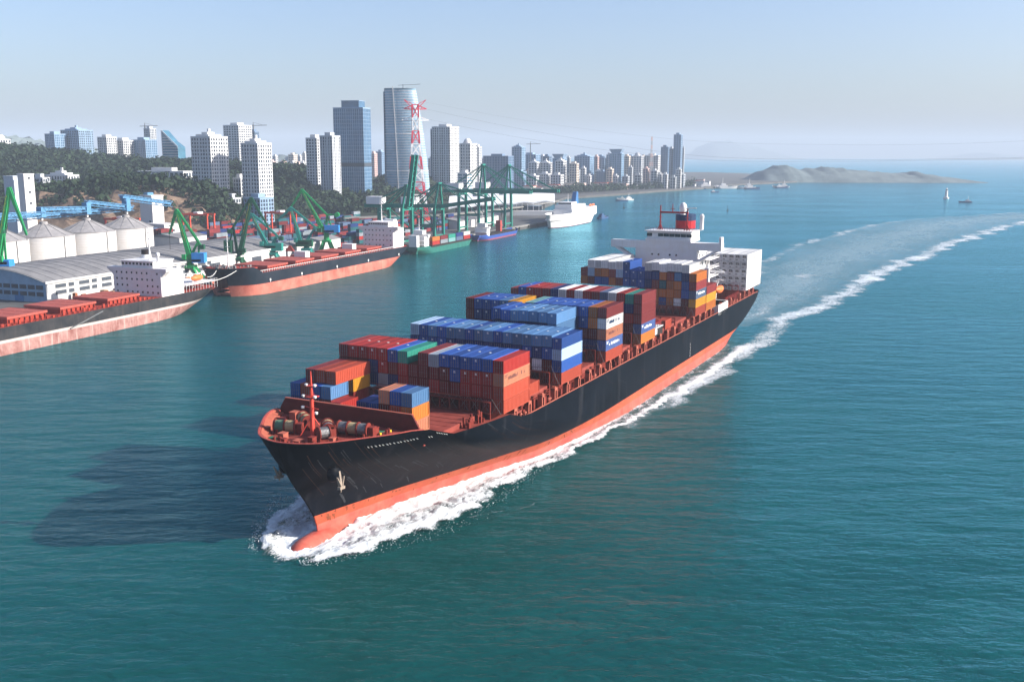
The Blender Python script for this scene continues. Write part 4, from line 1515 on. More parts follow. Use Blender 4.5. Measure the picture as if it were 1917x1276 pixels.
hatch_m = mat('hatch_cover_pink_red', (0.33, 0.07, 0.05), .7, var=.2, scale=.4, c2=(.34, .09, .07))
coam_m = mat('coaming_orange_red', (0.30, 0.035, 0.018), .7, var=.25, scale=.5)
navyhull_m = mat('hull_navy_black', (0.007, 0.011, 0.02), .4, var=.35, scale=.12, streak=.35, c2=(.03, .03, .035), spec=.2)
pinkboot_m = mat('boot_topping_pink_red', (0.40, 0.085, 0.06), .6, var=.2, scale=.14, streak=.4, c2=(.6, .27, .2))
dirtyboot_m = mat('boot_topping_fouled_pink', (0.26, 0.095, 0.08), .75, var=.3, scale=.3, streak=.8, c2=(.42, .32, .29), sscale=.9)
whitehull_m = mat('white_waterline_band', (0.42, 0.38, 0.36), .7, var=.2, scale=.3, streak=.5, c2=(.4, .33, .3))
rustblack_m = mat('hull_rusty_black', (0.012, 0.014, 0.019), .55, var=.4, scale=.2, streak=.7, c2=(.06, .05, .043), spec=.2)

def hatch_set(root, xs, w, zd, ln, pair=True):
    for x in xs:
        h = child('hatch', root, (x, 0, zd))
        MB().box(-ln / 2, ln / 2, -w / 2, w / 2, 0, 1.7).build('coaming', coam_m, h)
        st_ = MB()
        for k in range(8):
            for sg in (-1, 1):
                xx = -ln / 2 + .6 + k * (ln - 1.2) / 7
                st_.box(xx - .12, xx + .12, sg * w / 2, sg * (w / 2 + .7), .1, 1.5)
        st_.build('coaming_brackets', coam_m, h, kind='stuff')
        for sg in (-1, 1):
            y0 = .08 if pair else .04
            cv = MB().box(-ln / 2 - .5, ln / 2 + .5, sg * y0, sg * (w / 2 + .5), 1.75, 2.6)
            for k in range(4):
                cv.box(-ln / 2 + k * ln / 3 - .1, -ln / 2 + k * ln / 3 + .1, sg * (y0 + .3), sg * (w / 2 + .2), 2.6, 2.68)
            cv.build('hatch_cover', hatch_m, h)
def house_block(root, x0, x1, w, z0, z1, floors, nwin, wing=0.0, wh=2.6):
    h = child('deckhouse', root)
    MB().box(x0, x1, -w / 2, w / 2, z0, z1).build('accommodation_block', white_m, h)
    fh_ = (z1 - z0) / floors
    pn = MB().box(-.03, .05, -.36, .36, -.42, .42).mesh('window_pane', glass_m)
    for fl in range(floors):
        for k in range(nwin):
            if random.random() < .18:
                continue
            o = bpy.data.objects.new('window_pane', pn)
            col.objects.link(o)
            o.parent = h
            o.location = (x1, -w / 2 + (k + .7) * w / (nwin + .4), z0 + (fl + .6) * fh_)
    for fl in range(1, floors):
        MB().box(x0 - 2.5, x0, -w / 2, w / 2, z0 + fl * fh_, z0 + fl * fh_ + .15).build('aft_gallery', white_m, h)
    if wing:
        ww = MB()
        ww.box(x1 - 3.2, x1 + .12, -wing / 2, wing / 2, z1, z1 + 1.1)
        for sg in (-1, 1):
            ww.add([(x1 - .3, sg * w / 2, z1 - 2.6), (x1 - .3, sg * w / 2, z1), (x1 - .3, sg * wing / 2, z1), (x1 - 2.8, sg * w / 2, z1 - 2.6), (x1 - 2.8, sg * w / 2, z1), (x1 - 2.8, sg * wing / 2, z1)], [(0, 1, 2), (3, 5, 4), (0, 2, 5, 3), (0, 3, 4, 1)])
        ww.build('bridge_wing', white_m, h)
        MB().box(x0 + 1, x1 - .6, -w * .33, w * .33, z1 + 1.1, z1 + 1.1 + wh).box(x0 + .7, x1 - .2, -w * .35, w * .35, z1 + 1.1 + wh, z1 + 1.35 + wh).build('wheelhouse', white_m, h)
        wp = MB().box(-.03, .04, -.55, .55, -.45, .45).mesh('window_pane', glass_m)
        for k in range(9):
            o = bpy.data.objects.new('window_pane', wp)
            col.objects.link(o)
            o.parent = h
            o.location = (x1 - .59, -w * .3 + k * w * .6 / 8, z1 + 1.1 + wh * .62)
    rl_ = MB()
    for k in range(20):
        rl_.box(x0 - 2.4, x0 - 2.32, -w / 2 + k * w / 19, -w / 2 + k * w / 19 + .06, z1, z1 + 1.1)
    rl_.box(x0 - 2.42, x0 - 2.3, -w / 2, w / 2, z1 + 1.05, z1 + 1.12)
    rl_.build('railing', white_m, h, kind='stuff')
    return h
def ship_mast(root, x, z0, z1, m, y=0):
    t = MB().tube((x, y, z0), (x, y, z1), .38, .16, 8)
    for f in (.45, .65, .82):
        z = z0 + (z1 - z0) * f
        t.bar((x, y - 2.2 * (1.2 - f), z), (x, y + 2.2 * (1.2 - f), z), .16)
    t.bar((x - 1.4, y, z0), (x, y, z0 + (z1 - z0) * .4), .16)
    for k in range(10):
        t.box(x - .5, x - .4, y - .3, y + .3, z0 + k * (z1 - z0) * .08, z0 + k * (z1 - z0) * .08 + .08)
    return t.build('mast', m, root)

# ---- near bulk carrier, cut by the frame
b1 = thing('bulk_carrier', 'rusty black bulk carrier with fouled pink bottom moored by the long warehouse', 'ship', quay_ship(-88, -24.2))
dk, ed = lofted_hull(b1, 175, 30, [-2, 4.2, 5.2, 9.6], [dirtyboot_m, whitehull_m, rustblack_m], 9.6, fc_len=16, fc_h=3, rake=8, run=16, lr=.2, names=['boot_topping', 'waterline_band', 'hull'])
MB().prism(dk(0, 158, 9.2), 8.7, 9.1).build('main_deck', coam_m, b1)
hatch_set(b1, [58, 82, 106, 130], 17, 9.1, 17)
house_block(b1, 26, 40, 25, 9.1, 19.8, 4, 9, wing=31)
MB().lathe([(2.1, 19.8), (1.9, 25.3)], 28, -5, n=18).build('funnel', white_m, b1, smooth=True)
MB().lathe([(1.95, 25.3), (1.9, 27.2), (1.5, 27.3)], 28, -5, n=18).build('funnel_top', dark_m, b1, smooth=True)
ship_mast(b1, 35, 23.4, 38, white_m, 3)
MB().lathe([(.5, 23.4), (.5, 25.6), (.9, 25.9), (.9, 26.9), (.3, 27.4)], 37, 9, n=10).build('satellite_dome', white_m, b1, smooth=True)
lbx = child('lifeboat', b1, (14, 10, 14.2))
rows = [[(a * 4, 1.4 * max(0, 1 - abs(a) ** 2.6) * math.cos(q), 1.4 * max(0.05, 1 - abs(a) ** 2.6) ** .6 * math.sin(q)) for q in [j / 12 * 2 * math.pi for j in range(13)]] for a in [-1 + i / 5 for i in range(11)]]
MB().grid(rows).build('boat_hull', orange_m, lbx, smooth=True)
MB().bar((-3, 0, -4), (-3, 0, 1.8), .3).bar((3, 0, -4), (3, 0, 1.8), .3).bar((-3.4, 0, 1.8), (3.4, 0, 1.8), .2).build('davit', white_m, lbx)
MB().box(4, 25, -13, 13, 12.0, 12.2).box(4, 25, 12.9, 13, 13, 13.1).build('poop_deck', white_m, b1)
pr = MB()
for k in range(12):
    for sg in (-1, 1):
        pr.box(4 + k * 1.9, 4.12 + k * 1.9, sg * 12.9, sg * 13.0, 9.1, 13.1)
pr.build('railing', white_m, b1, kind='stuff')
rl = MB()
for k in range(60):
    rl.box(42 + k * 2, 42.08 + k * 2, 14.5, 14.6, 9.5, 10.6)
rl.box(42, 160, 14.5, 14.6, 10.55, 10.62)
rl.build('deck_railing', dred_m, b1, kind='stuff')
MB().bar((93, 15.2, 4.6), (77, 15.6, 8.8), .9, .25).build('gangway_ladder', steel_m, b1)
df = MB()
for k in range(40):
    df.box(44 + k * 2.5, 45 + k * 2.5, 11.2, 11.8, 9.1, 9.4 + (k % 4) * .4)
df.build('deck_fittings', coam_m, b1, kind='stuff')

# ---- second bulk carrier
b2 = thing('bulk_carrier', 'black and pink-red bulk carrier with raised bow moored behind the rusty one', 'ship', quay_ship(113, -18.5))
dk, ed = lofted_hull(b2, 184, 29, [-2, 2.0, 5.4, 10.8], [pinkboot_m, pinkboot_m, navyhull_m], 10.8, fc_len=19, fc_h=3.4, rake=7, run=14, le=.12, lr=.17, full=3.0)
MB().prism(dk(0, 163, 10.4), 9.9, 10.3).build('main_deck', coam_m, b2)
MB().prism([(x, y * .82) for x, y in dk(164, 179, 13.8)], 13.0, 13.5).build('forecastle_deck', coam_m, b2)
hatch_set(b2, [45, 70, 95, 120, 145], 19, 10.3, 17)
house_block(b2, 8, 22, 21, 10.3, 22.3, 4, 8, wing=28)
ship_mast(b2, 17, 26, 40, white_m)
MB().box(3, 8, -4, 4, 10.3, 24.5).box(3.4, 7.6, -3.4, 3.4, 24.5, 27).build('funnel', white_m, b2)
ship_mast(b2, 172, 13.5, 29, white_m)
for x in (57.5, 107.5):
    d = child('deck_house_locker', b2, (x, 0, 10.3))
    MB().box(-2.2, 2.2, -3.5, 3.5, 0, 5.2).box(-2.4, 2.4, -3.7, 3.7, 5.2, 5.4).build('block', white_m, d)
wv = MB()
for x in (22, 60, 95, 130, 158):
    wv.box(x, x + .9, 14.4, 14.62, 6.3, 7.3).box(x + .3, x + .5, 14.4, 14.6, 5.5, 6.3)
wv.build('draft_marks', lamp_m, b2, kind='stuff')
rl = MB()
for k in range(75):
    rl.box(20 + k * 2, 20.12 + k * 2, 13.9, 14.1, 10.8, 11.9)
rl.box(20, 166, 13.9, 14.15, 11.8, 11.95)
rl.build('deck_railing', lamp_m, b2, kind='stuff')
fd = MB()
for k in range(36):
    x, y = random.uniform(165, 180), random.uniform(-8, 8)
    fd.box(x, x + random.uniform(.3, 1.2), y, y + random.uniform(.3, 1.2), 13.5, 14 + random.random())
fd.build('forecastle_fittings', steel_m, b2, kind='stuff')
for sg in (1, -1):
    a_ = child('anchor', b2, (171.5, 10.8 * sg, 9.2))
    MB().bar((0, 0, 1), (.2, .5 * sg, -1.2), .3).bar((.2, .5 * sg, -1.2), (1.2, .5 * sg, .2), .4, .25).bar((.2, .5 * sg, -1.2), (-.9, .5 * sg, .2), .4, .25).build('flukes', lamp_m, a_)
# mooring lines between the two carriers
ml = 0
for (a, b_) in (((182, 1, 13.5), (2, 6, 13)), ((180, -6, 13.5), (2, -8, 12.5)), ((176, 9, 13.5), (10, 12, 12))):
    A = b2.matrix_world @ Vector(a)
    Bp = b1.matrix_world @ Vector(b_)
    pts = [A.lerp(Bp, t / 8) - Vector((0, 0, 1.2 * math.sin(math.pi * t / 8))) for t in range(9)]
    ml += 1
    tag(MB().path(pts, .12, 5).build('mooring_line', lamp_m), f'{["upper", "middle", "lower"][ml - 1]} white mooring line between the two bulk carriers', 'rope', 'mooring lines between the carriers')

# ---- green feeder with containers
gm_ = mat('hull_sea_green', (0.015, 0.115, 0.092), .6, var=.25, scale=.3)
g1 = thing('feeder_ship', 'small sea-green feeder ship carrying a few containers at the crane berth', 'ship', quay_ship(252, -11.5))
dk, ed = lofted_hull(g1, 96, 14, [-2, 3.8], [gm_], 3.8, fc_len=10, fc_h=2.0, rake=5, run=8, names=['hull'], poop=(18, 1.5))
MB().prism(dk(0, 97, 3.4), 2.9, 3.2).build('main_deck', grn_m, g1)
# stern house sits at the near end here: bow away
g1.matrix_world = quay_ship(150, -11.5, 1)
house_block(g1, 9, 16, 11, 3.2, 12.0, 3, 5, wing=13)
MB().box(2, 6, -3, 3, 3.2, 13).build('funnel', white_m, g1)
ship_mast(g1, 12, 14, 24, white_m)
for k in range(5):
    for tr in range(2):
        key = ['red', 'white', 'grey', 'orange', 'mint', 'maroon', 'slate', 'green', 'red', 'navy'][(k * 2 + tr * 3) % 10]
        o = bpy.data.objects.new('shipping_container', M40)
        col.objects.link(o)
        o.matrix_world = g1.matrix_world @ Matrix.Translation((34 + k * 13.4, -4.2, 5.0 + tr * 2.75))
        set_paint(o, key)
        tag(o, f'{PAL[key][1]} container, {["lower", "upper"][tr]} tier, {ORD[k + 1]} from the bridge of the green feeder ship', 'container', 'containers on the green feeder')
        o2 = None
MB().box(20, 86, -6, 6, 3.2, 5.0).build('hatch_coaming', dark_m, g1)
# ---- blue coaster
bl_m = mat('hull_bright_blue', (0.02, 0.06, 0.24), .6)
mg_m = mat('boot_topping_magenta', (0.20, 0.05, 0.08), .6)
c1 = thing('coaster', 'small bright blue coaster with white wheelhouse beyond the green feeder', 'ship', quay_ship(262, -9.5, 1))
dk, ed = lofted_hull(c1, 88, 13, [-1.5, 1.2, 3.6], [mg_m, bl_m], 3.6, fc_len=9, fc_h=1.6, rake=5, run=6, names=['boot_topping', 'hull'], poop=(14, 1.2))
MB().prism(dk(0, 88, 3.2), 2.8, 3.05).build('main_deck', dred_m, c1)
MB().box(24, 76, -4.6, 4.6, 3.05, 4.6).build('hatch_coaming', dark_m, c1)
house_block(c1, 14, 20, 10, 3.05, 9.4, 2, 4, wing=11)
ship_mast(c1, 16, 12, 22, white_m)
MB().box(50, 53.5, -2, 2, 4.6, 13.5).box(49.4, 54, -2.4, 2.4, 9, 10.2).build('derrick_house', mat('derrick_red', (.32, .05, .04), .6), c1)
# ---- white ferry
f1_ = thing('ferry', 'white passenger ferry with high bow at the end of the quay', 'ship')
bow = onz(1031, 428, 0)
f1_.matrix_world = QUAY_M @ Matrix.Translation((543, -17.5, 0)) @ Matrix.Rotation(math.pi, 4, 'Z')
dk, ed = lofted_hull(f1_, 128, 21, [-1.5, .5, 7.6], [mg_m, white_m], 7.6, fc_len=126, fc_h=5, rake=6, run=6, le=.3, names=['boot_topping', 'hull'], full=2.0)
MB().prism(dk(2, 127, 7.6), 7.0, 7.5).build('main_deck', white_m, f1_)
MB().box(4, 86, -9.5, 9.5, 7.4, 15.4).build('lower_superstructure', white_m, f1_)
MB().box(40, 84, -8.5, 8.5, 15.4, 19.4).build('bridge_deck', white_m, f1_)
MB().box(64, 80, -7, 7, 19.4, 22.0).build('wheelhouse', white_m, f1_)
MB().box(79.95, 80.06, -6.5, 6.5, 20.2, 21.4).build('bridge_window', glass_m, f1_)
fn2 = child('funnel', f1_)
MB().add([(44, -2.5, 19.4), (54, -2.5, 19.4), (54, 2.5, 19.4), (44, 2.5, 19.4), (44, -2, 31), (49, -2, 31), (49, 2, 31), (44, 2, 31)], [(0, 3, 2, 1), (4, 5, 6, 7), (0, 1, 5, 4), (1, 2, 6, 5), (2, 3, 7, 6), (3, 0, 4, 7)]).build('casing', mat('funnel_blue', (.04, .13, .3), .5), fn2)
MB().tube((47, 0, 30.5), (47, 0, 34), .4, .2, 8).build('exhaust_pipe', dark_m, fn2)
ship_mast(f1_, 70, 22, 30, white_m)
fw = MB()
for k in range(24):
    fw.box(10 + k * 3, 11.4 + k * 3, 9.5, 9.56, 12.2, 13.3)
fw.build('side_windows', glass_m, f1_, kind='stuff')
for x in (14, 24):
    lbb = child('lifeboat', f1_, (x, 8.8, 17))
    MB().grid([[(a * 3.4, 1.2 * max(0, 1 - abs(a) ** 2.6) * math.cos(q), 1.2 * max(.05, 1 - abs(a) ** 2.6) ** .6 * math.sin(q)) for q in [j / 10 * 2 * math.pi for j in range(11)]] for a in [-1 + i / 4 for i in range(9)]]).build('boat_hull', orange_m, lbb, smooth=True)
    MB().bar((-2, 0, -1.6), (-2, 0, 1.2), .25).bar((2, 0, -1.6), (2, 0, 1.2), .25).build('davit', white_m, lbb)
# ---- small craft
def small_boat(px, py, L, heading, hullm, cabm, label, cab=True, tall=0.0, name='motor_boat'):
    p = onz(px, py, 0)
    b = thing(name, label, 'boat', Matrix.Translation((p.x, p.y, 0)) @ Matrix.Rotation(heading, 4, 'Z'), 'small craft on the strait')
    lofted_hull(b, L, L * .27, [-.6, L * .075], [hullm], L * .075, fc_len=L * .3, fc_h=L * .04, rake=L * .08, run=L * .06, le=.32, names=['hull'], full=2)
    MB().box(L * .08, L * .9, -L * .1, L * .1, L * .05, L * .07).build('deck', dark_m if hullm is not white_m else white_m, b)
    if cab:
        MB().box(L * .15, L * .5, -L * .09, L * .09, L * .06, L * .15).box(L * .24, L * .42, -L * .07, L * .07, L * .15, L * .22).build('cabin', cabm, b)
        MB().box(L * .4, L * .425, -L * .06, L * .06, L * .17, L * .2).build('cabin_window', glass_m, b)
        MB().tube((L * .3, 0, L * .2), (L * .3, 0, L * (.36 + tall)), L * .008, n=6).bar((L * .3, -L * .05, L * .3), (L * .3, L * .05, L * .3), L * .01).build('mast', cabm, b)
    return b
tug_m = mat('hull_dark_blue', (.03, .07, .16), .5)
small_boat(1186, 375, 26, R(200), white_m, white_m, 'white launch with dark hull stripe crossing beyond the ferry')
small_boat(1170, 372, 13, R(180), white_m, white_m, 'tiny white boat just ahead of the launch beyond the ferry')
small_boat(1176, 376, 20, R(190), tug_m, white_m, 'low dark blue barge-like boat alongside the white launch', cab=False)
small_boat(1820, 379, 19, R(170), tug_m, white_m, 'dark workboat heading left near the white beacon tower', tall=.15, name='workboat')
for i, (x, y, L, hm, t) in enumerate(((1305, 352, 50, white_m, 'long white ship moored farthest left off the point'), (1322, 354, 24, tug_m, 'low dark boat in front of the long white ship off the point'), (1340, 353, 46, white_m, 'white vessel moored second in line off the point'), (1365, 353, 26, white_m, 'small white boat midway along the moored line off the point'),
                         (1392, 354, 34, tug_m, 'dark hulled boat in the moored line off the point'), (1415, 353, 44, white_m, 'bright white ship near the right end of the moored line'), (1450, 352, 30, tug_m, 'dark boat second from the right end of the moored line'), (1478, 351, 36, white_m, 'white boat at the right end of the moored line'), (1330, 360, 16, tug_m, 'tiny dark skiff below the moored line'), (1240, 353, 30, tug_m, 'dark boat close under the tall slate tower'), (1262, 352, 34, white_m, 'white boat close under the tall slate tower'), (1215, 356, 26, white_m, 'white boat before the far promenade'))):
    small_boat(x, y, L, R(180 if i % 2 else 5), hm, white_m, t, tall=.05 * (i % 3))
tgb = onz(1122, 411, 0)
small_boat(1120, 410, 24, R(60), tug_m, tug_m, 'dark pontoon tug lying at the stern of the white ferry', tall=.1, name='tugboat')
# beacon tower, buoys
p = onz(1771, 372, 0)
bt = thing('beacon_tower', 'slim white beacon tower standing in the water to the right', 'beacon', Matrix.Translation((p.x, p.y, 0)))
MB().lathe([(4.2, -1), (4.2, 2.4), (2.4, 2.6), (1.9, 12), (2.4, 12.2), (2.4, 12.8), (1.3, 13), (1.3, 15.5), (.2, 17)], n=16).build('tower', white_m, bt, smooth=True)
MB().lathe([(1.34, 13.2), (1.34, 15.0)], n=12).build('lantern', glass_m, bt)
for x, y, h, t in ((1362, 394, 6, 'thin dark channel buoy right of the bridge'), (1168, 389, 5, 'small dark buoy left of the bridge')):
    p = onz(x, y, 0)
    b = thing('channel_buoy', t, 'buoy', Matrix.Translation((p.x, p.y, 0)), 'channel buoys')
    MB().lathe([(1.2, -.3), (1.3, .6), (.9, .8)], n=12).build('float', dark_m, b)
    MB().tube((0, 0, .6), (0, 0, h), .3, .12, 6).lathe([(.5, h - 1), (.5, h - .1), (.1, h)], n=8).build('daymark', dark_m, b)
# ================================================================== port: warehouse, silos, cranes, yard
gw_m = mat('warehouse_white_wall', (0.52, 0.52, 0.51), .8, var=.12, scale=.3, streak=.3, c2=(.45, .43, .4))
gb_m = mat('warehouse_blue_gable', (0.20, 0.31, 0.42), .8, var=.15, scale=.3)
roof_m = mat('warehouse_roof_grey', (0.17, 0.17, 0.18), .85, var=.25, scale=.12, c2=(.24, .23, .22), streak=.15)
silo_m = mat('silo_white_paint', (0.60, 0.59, 0.58), .6, var=.06, scale=.3, streak=.3, c2=(.42, .38, .34), sscale=.8)
silo_r = mat('silo_roof_grey', (0.26, 0.25, 0.25), .7, var=.2, scale=.4)
pipe_b = mat('conveyor_light_blue', (0.08, 0.21, 0.36), .6, var=.2, scale=.5)
shut_m = mat('shutter_dark', (0.05, 0.06, 0.075), .6)
WH0, WH1, WV = -131.0, 52.0, 23.0
wh = thing('warehouse', 'long low warehouse with curved grey roof and white windowed front', 'warehouse', QUAY_M)
RW = 62.0
def wroof(f):
    return 12.4 + 5.2 * (1 - (2 * f - 1) ** 2)
rows = [[(u, WV + RW * j / 16, wroof(j / 16)) for j in range(17)] for u in np.linspace(WH0 - .8, WH1 + .8, 30)]
rm = MB().grid(rows)
for k in range(29):
    u = WH0 + k * 6.3
    rm.grid([[(x, WV + RW * j / 16, wroof(j / 16) + dz) for j in range(17)] for x, dz in ((u, .01), (u + .05, .14), (u + .3, .14), (u + .35, .01))])
rm.build('roof', roof_m, wh)
MB().box(WH0, WH1, WV + .3, WV + .7, GROUND_Z, 12.3).build('front_wall', gw_m, wh)
MB().box(WH0 - .9, WH1 + .9, WV - .5, WV + .1, 12.0, 13.0).build('eave_fascia', gw_m, wh)
gab = [(WV + RW * j / 16, wroof(j / 16) - .1) for j in range(17)]
g = MB()
pl = [(WV + .3, GROUND_Z)] + gab + [(WV + RW, GROUND_Z)]
g.add([(WH0 + .1, y, z) for y, z in pl] + [(WH0 + .5, y, z) for y, z in pl], [tuple(range(len(pl))), tuple(range(2 * len(pl) - 1, len(pl) - 1, -1))])
g.build('gable_wall', gb_m, wh)
wm_ = MB().box(-1.6, 1.6, -.08, .1, -.75, .75).box(-1.75, 1.75, -.12, .0, -1.0, -.85).mesh('window', shut_m)
for k in range(24):
    for z in (10.4, 7.6):
        o = bpy.data.objects.new('window', wm_)
        col.objects.link(o)
        o.parent = wh
        o.location = (WH0 + 5 + k * 4.6 + (1.6 if k % 3 == 0 else 0), WV + .28, z)
wg_ = MB().box(-.1, .1, -1.9, 1.9, -.9, .9).mesh('window', shut_m)
for k in range(10):
    for z in (10.2, 7.2):
        o = bpy.data.objects.new('window', wg_)
        col.objects.link(o)
        o.parent = wh
        o.location = (WH0 + .02, WV + 4.2 + k * 4.8, z)
MB().box(WH0 - .06, WH0 + .1, WV + 14, WV + 19, GROUND_Z, 8).build('door', mat('door_blue', (.05, .16, .33), .6), wh)
for k, u in enumerate((-60, -20, 18)):
    MB().box(u, u + 9, WV + .15, WV + .3, GROUND_Z, 9.6).build('door', shut_m, wh)
# stored goods and trucks on the apron in front of the warehouse
clutter = MB()
for k in range(260):
    u, v = random.uniform(-120, 120), random.uniform(6, 20)
    w, d, h = random.uniform(.8, 4), random.uniform(.8, 2.5), random.uniform(.6, 3)
    clutter.box(u, u + w, v, v + d, GROUND_Z + .01, GROUND_Z + h, k % 5)
clutter.build('quayside_goods', [mat('goods_rust', (.25, .09, .04), .8), mat('goods_blue', (.06, .14, .3), .7), mat('goods_tan', (.4, .3, .2), .8), dark_m, mat('goods_orange', (.5, .15, .03), .7)], mw=QUAY_M, kind='stuff')['label'] = 'mixed crates, pallets and vehicles on the apron before the warehouse'

# ---- silos
for k, (u, v, t) in enumerate(((-86, 101, 'white steel grain silo cut by the left edge behind the green crane'), (-54.5, 102, 'white conical-roofed grain silo second from the left'), (-23, 103, 'white conical-roofed grain silo third from the left'), (8.5, 104, 'white conical-roofed grain silo nearest the elevator tower'))):
    si = thing('grain_silo', t, 'silo', QUAY_M @ Matrix.Translation((u, v, 0)), 'grain silos behind the warehouse')
    sh = MB()
    prof = [(14.8, GROUND_Z)]
    for j in range(15):
        z = GROUND_Z + 1 + j * 1.45
        prof += [(14.8, z), (14.86, z + .05), (14.86, z + .12), (14.8, z + .17)]
    prof.append((14.8, 25.0))
    sh.lathe(prof, n=56, cap=False)
    sh.build('shell', silo_m, si, smooth=True)
    MB().lathe([(15.1, 24.9), (15.15, 25.25), (14.8, 25.35), (2.2, 30.9), (2.0, 32.2), (.1, 32.4)], n=56, cap=False).build('cone_roof', silo_r, si, smooth=True)
    ld = MB()
    for r in range(12):
        a = r / 12 * 2 * math.pi
        ld.bar((14.8 * math.cos(a), 14.8 * math.sin(a), 25.45), (2.3 * math.cos(a), 2.3 * math.sin(a), 31.0), .12, .18)
    ld.build('roof_rib', silo_r, si, kind='stuff')
    st_ = MB()
    a = R(-88)
    for r in range(15):
        a0 = R(-50) + r * .02
        st_.bar((14.95 * math.cos(a0), 14.95 * math.sin(a0), 25.3), (3 * math.cos(a0), 3 * math.sin(a0), 30.9), .05)
    st_.bar((15.0 * math.cos(R(-50)), 15 * math.sin(R(-50)), 25.4), (2.6 * math.cos(R(-50)), 2.6 * math.sin(R(-50)), 31.2), .9, .12)
    st_.build('roof_stair', steel_m, si, kind='stuff')
    MB().bar((15.0 * math.cos(R(-95)), 15.0 * math.sin(R(-95)), GROUND_Z), (15.0 * math.cos(R(-95)), 15.0 * math.sin(R(-95)), 25), .5, .3).build('access_ladder', steel_m, si)
# ---- conveyor galleries
def truss(name, a, b_, w, h, m, label, cat, members=14, th=.28):
    a, b_ = Vector(a), Vector(b_)
    d = (b_ - a).normalized()
    s = d.cross(Vector((0, 0, 1))).normalized()
    up = s.cross(d)
    t = thing(name, label, cat)
    ch = MB()
    cs = []
    for i, j in ((-1, -1), (1, -1), (1, 1), (-1, 1)):
        o1, o2 = a + s * (i * w / 2) + up * (j * h / 2), b_ + s * (i * w / 2) + up * (j * h / 2)
        ch.bar(o1, o2, th)
        cs.append((o1, o2))
    ch.build('chord', m, t, kind='stuff')
    lc = MB()
    for k in range(members):
        f0, f1 = k / members, (k + 1) / members
        for (p, q) in ((0, 3), (1, 2)):
            A, B2 = (p, q) if k % 2 else (q, p)
            lc.bar(cs[A][0].lerp(cs[A][1], f0), cs[B2][0].lerp(cs[B2][1], f1), th * .6)
        lc.bar(cs[2][0].lerp(cs[2][1], f0), cs[3][0].lerp(cs[3][1], f0), th * .6)
    lc.build('lacing', m, t, kind='stuff')
    MB().bar(a + up * (h * .1), b_ + up * (h * .1), w * .55, h * .45).build('belt_duct', m, t)
    return t
truss('conveyor_gallery', qpt(-100, 103, 36.8), qpt(-54, 103, 36.0), 3.4, 2.8, pipe_b, 'light blue conveyor gallery over the leftmost silo', 'conveyor')
truss('conveyor_gallery', qpt(-54, 103, 38.2), qpt(-22, 103.5, 37.2), 3.4, 2.8, pipe_b, 'light blue conveyor gallery between second and third silo', 'conveyor')
truss('conveyor_gallery', qpt(-22, 103.5, 40.6), qpt(14, 104, 36.0), 3.4, 2.8, pipe_b, 'light blue conveyor gallery over the third silo', 'conveyor')
truss('conveyor_gallery', qpt(6, 104, 42.5), qpt(52, 108, 36.5), 4.2, 3.2, pipe_b, 'light blue sloping conveyor gallery running into the elevator tower', 'conveyor')
truss('conveyor_gallery', qpt(-130, 116, 33.0), qpt(20, 120, 34.5), 3.4, 2.6, pipe_b, 'light blue conveyor gallery behind all the silos', 'conveyor', 40)
for k, u in enumerate((-54, -22, 9)):
    hd = thing('conveyor_head_house', ['blue conveyor head box atop second silo', 'blue conveyor head box atop third silo', 'blue conveyor head box atop the silo by the tower'][k], 'machinery', QUAY_M @ Matrix.Translation((u, 103.5, 33.2)), 'conveyor head boxes')
    MB().box(-1.6, 1.6, -1.8, 1.8, 1.2, 6.6 + k).build('box', pipe_b, hd)
    MB().box(-.5, .5, -.5, .5, -.5, 1.3).build('chute', silo_m, hd)
# ---- elevator towers
def tower_at(name, label, x0, x1, yt, Y, zb, depth, m, windows=(), rot=0.0, cat='building'):
    a, b_ = ony(x0, yt, Y), ony(x1, yt, Y)
    w = b_.x - a.x
    t = thing(name, label, cat, Matrix.Translation(((a.x + b_.x) / 2, Y, 0)) @ Matrix.Rotation(-rot, 4, 'Z'))
    c, s_ = math.cos(rot), abs(math.sin(rot))
    ww = w / (c + s_ * depth)
    hh = ww * depth
    MB().box(-ww / 2, ww / 2, -hh / 2, hh / 2, zb, a.z).build('wall', m, t)
    MB().box(-ww / 2 - .3, ww / 2 + .3, -hh / 2 - .3, hh / 2 + .3, a.z, a.z + .8).build('parapet', m, t)
    wmm = MB().box(-.9, .9, -.05, .1, -.8, .8).mesh('window', shut_m)
    for fx, z, face in windows:
        o = bpy.data.objects.new('window', wmm)
        col.objects.link(o)
        o.parent = t
        if face == 'f':
            o.location = (-ww / 2 + ww * fx, -hh / 2 - .06, z)
        else:
            o.location = (ww / 2 + .06, -hh / 2 + hh * fx, z)
            o.rotation_euler = (0, 0, R(90))
    return t, ww, hh, a.z
t, ww, hh, zt = tower_at('elevator_tower', 'tall white grain elevator tower with few windows beside the silos', 262, 304, 367, 742, GROUND_Z, .8, silo_m, [(.35, 44, 'f'), (.35, 40, 'f'), (.35, 36.5, 'f')], R(30))
MB().box(-ww * .35, 0, -hh * .3, hh * .2, zt + .8, zt + 2.6).build('roof_plant', pipe_b, t)
tower_at('elevator_annex', 'white block at the foot of the elevator tower', 274, 336, 420, 716, GROUND_Z, .7, silo_m, [(x, z, 'r') for x in (.35, .6) for z in (10, 14, 18)] + [(.25, 20, 'f')], R(32))
tower_at('elevator_annex', 'lower white wing right of the elevator block', 314, 338, 424, 735, GROUND_Z, .9, silo_m, [(x, z, 'r') for x in (.3, .55) for z in (9, 11)], R(30))
tower_at('mill_tower', 'plain tall white tower at the far left behind the crane', 33, 62, 327, 730, GROUND_Z, .9, silo_m, [(.5, 50, 'r'), (.5, 40, 'r'), (.5, 32, 'r'), (.5, 24, 'r')], R(35))
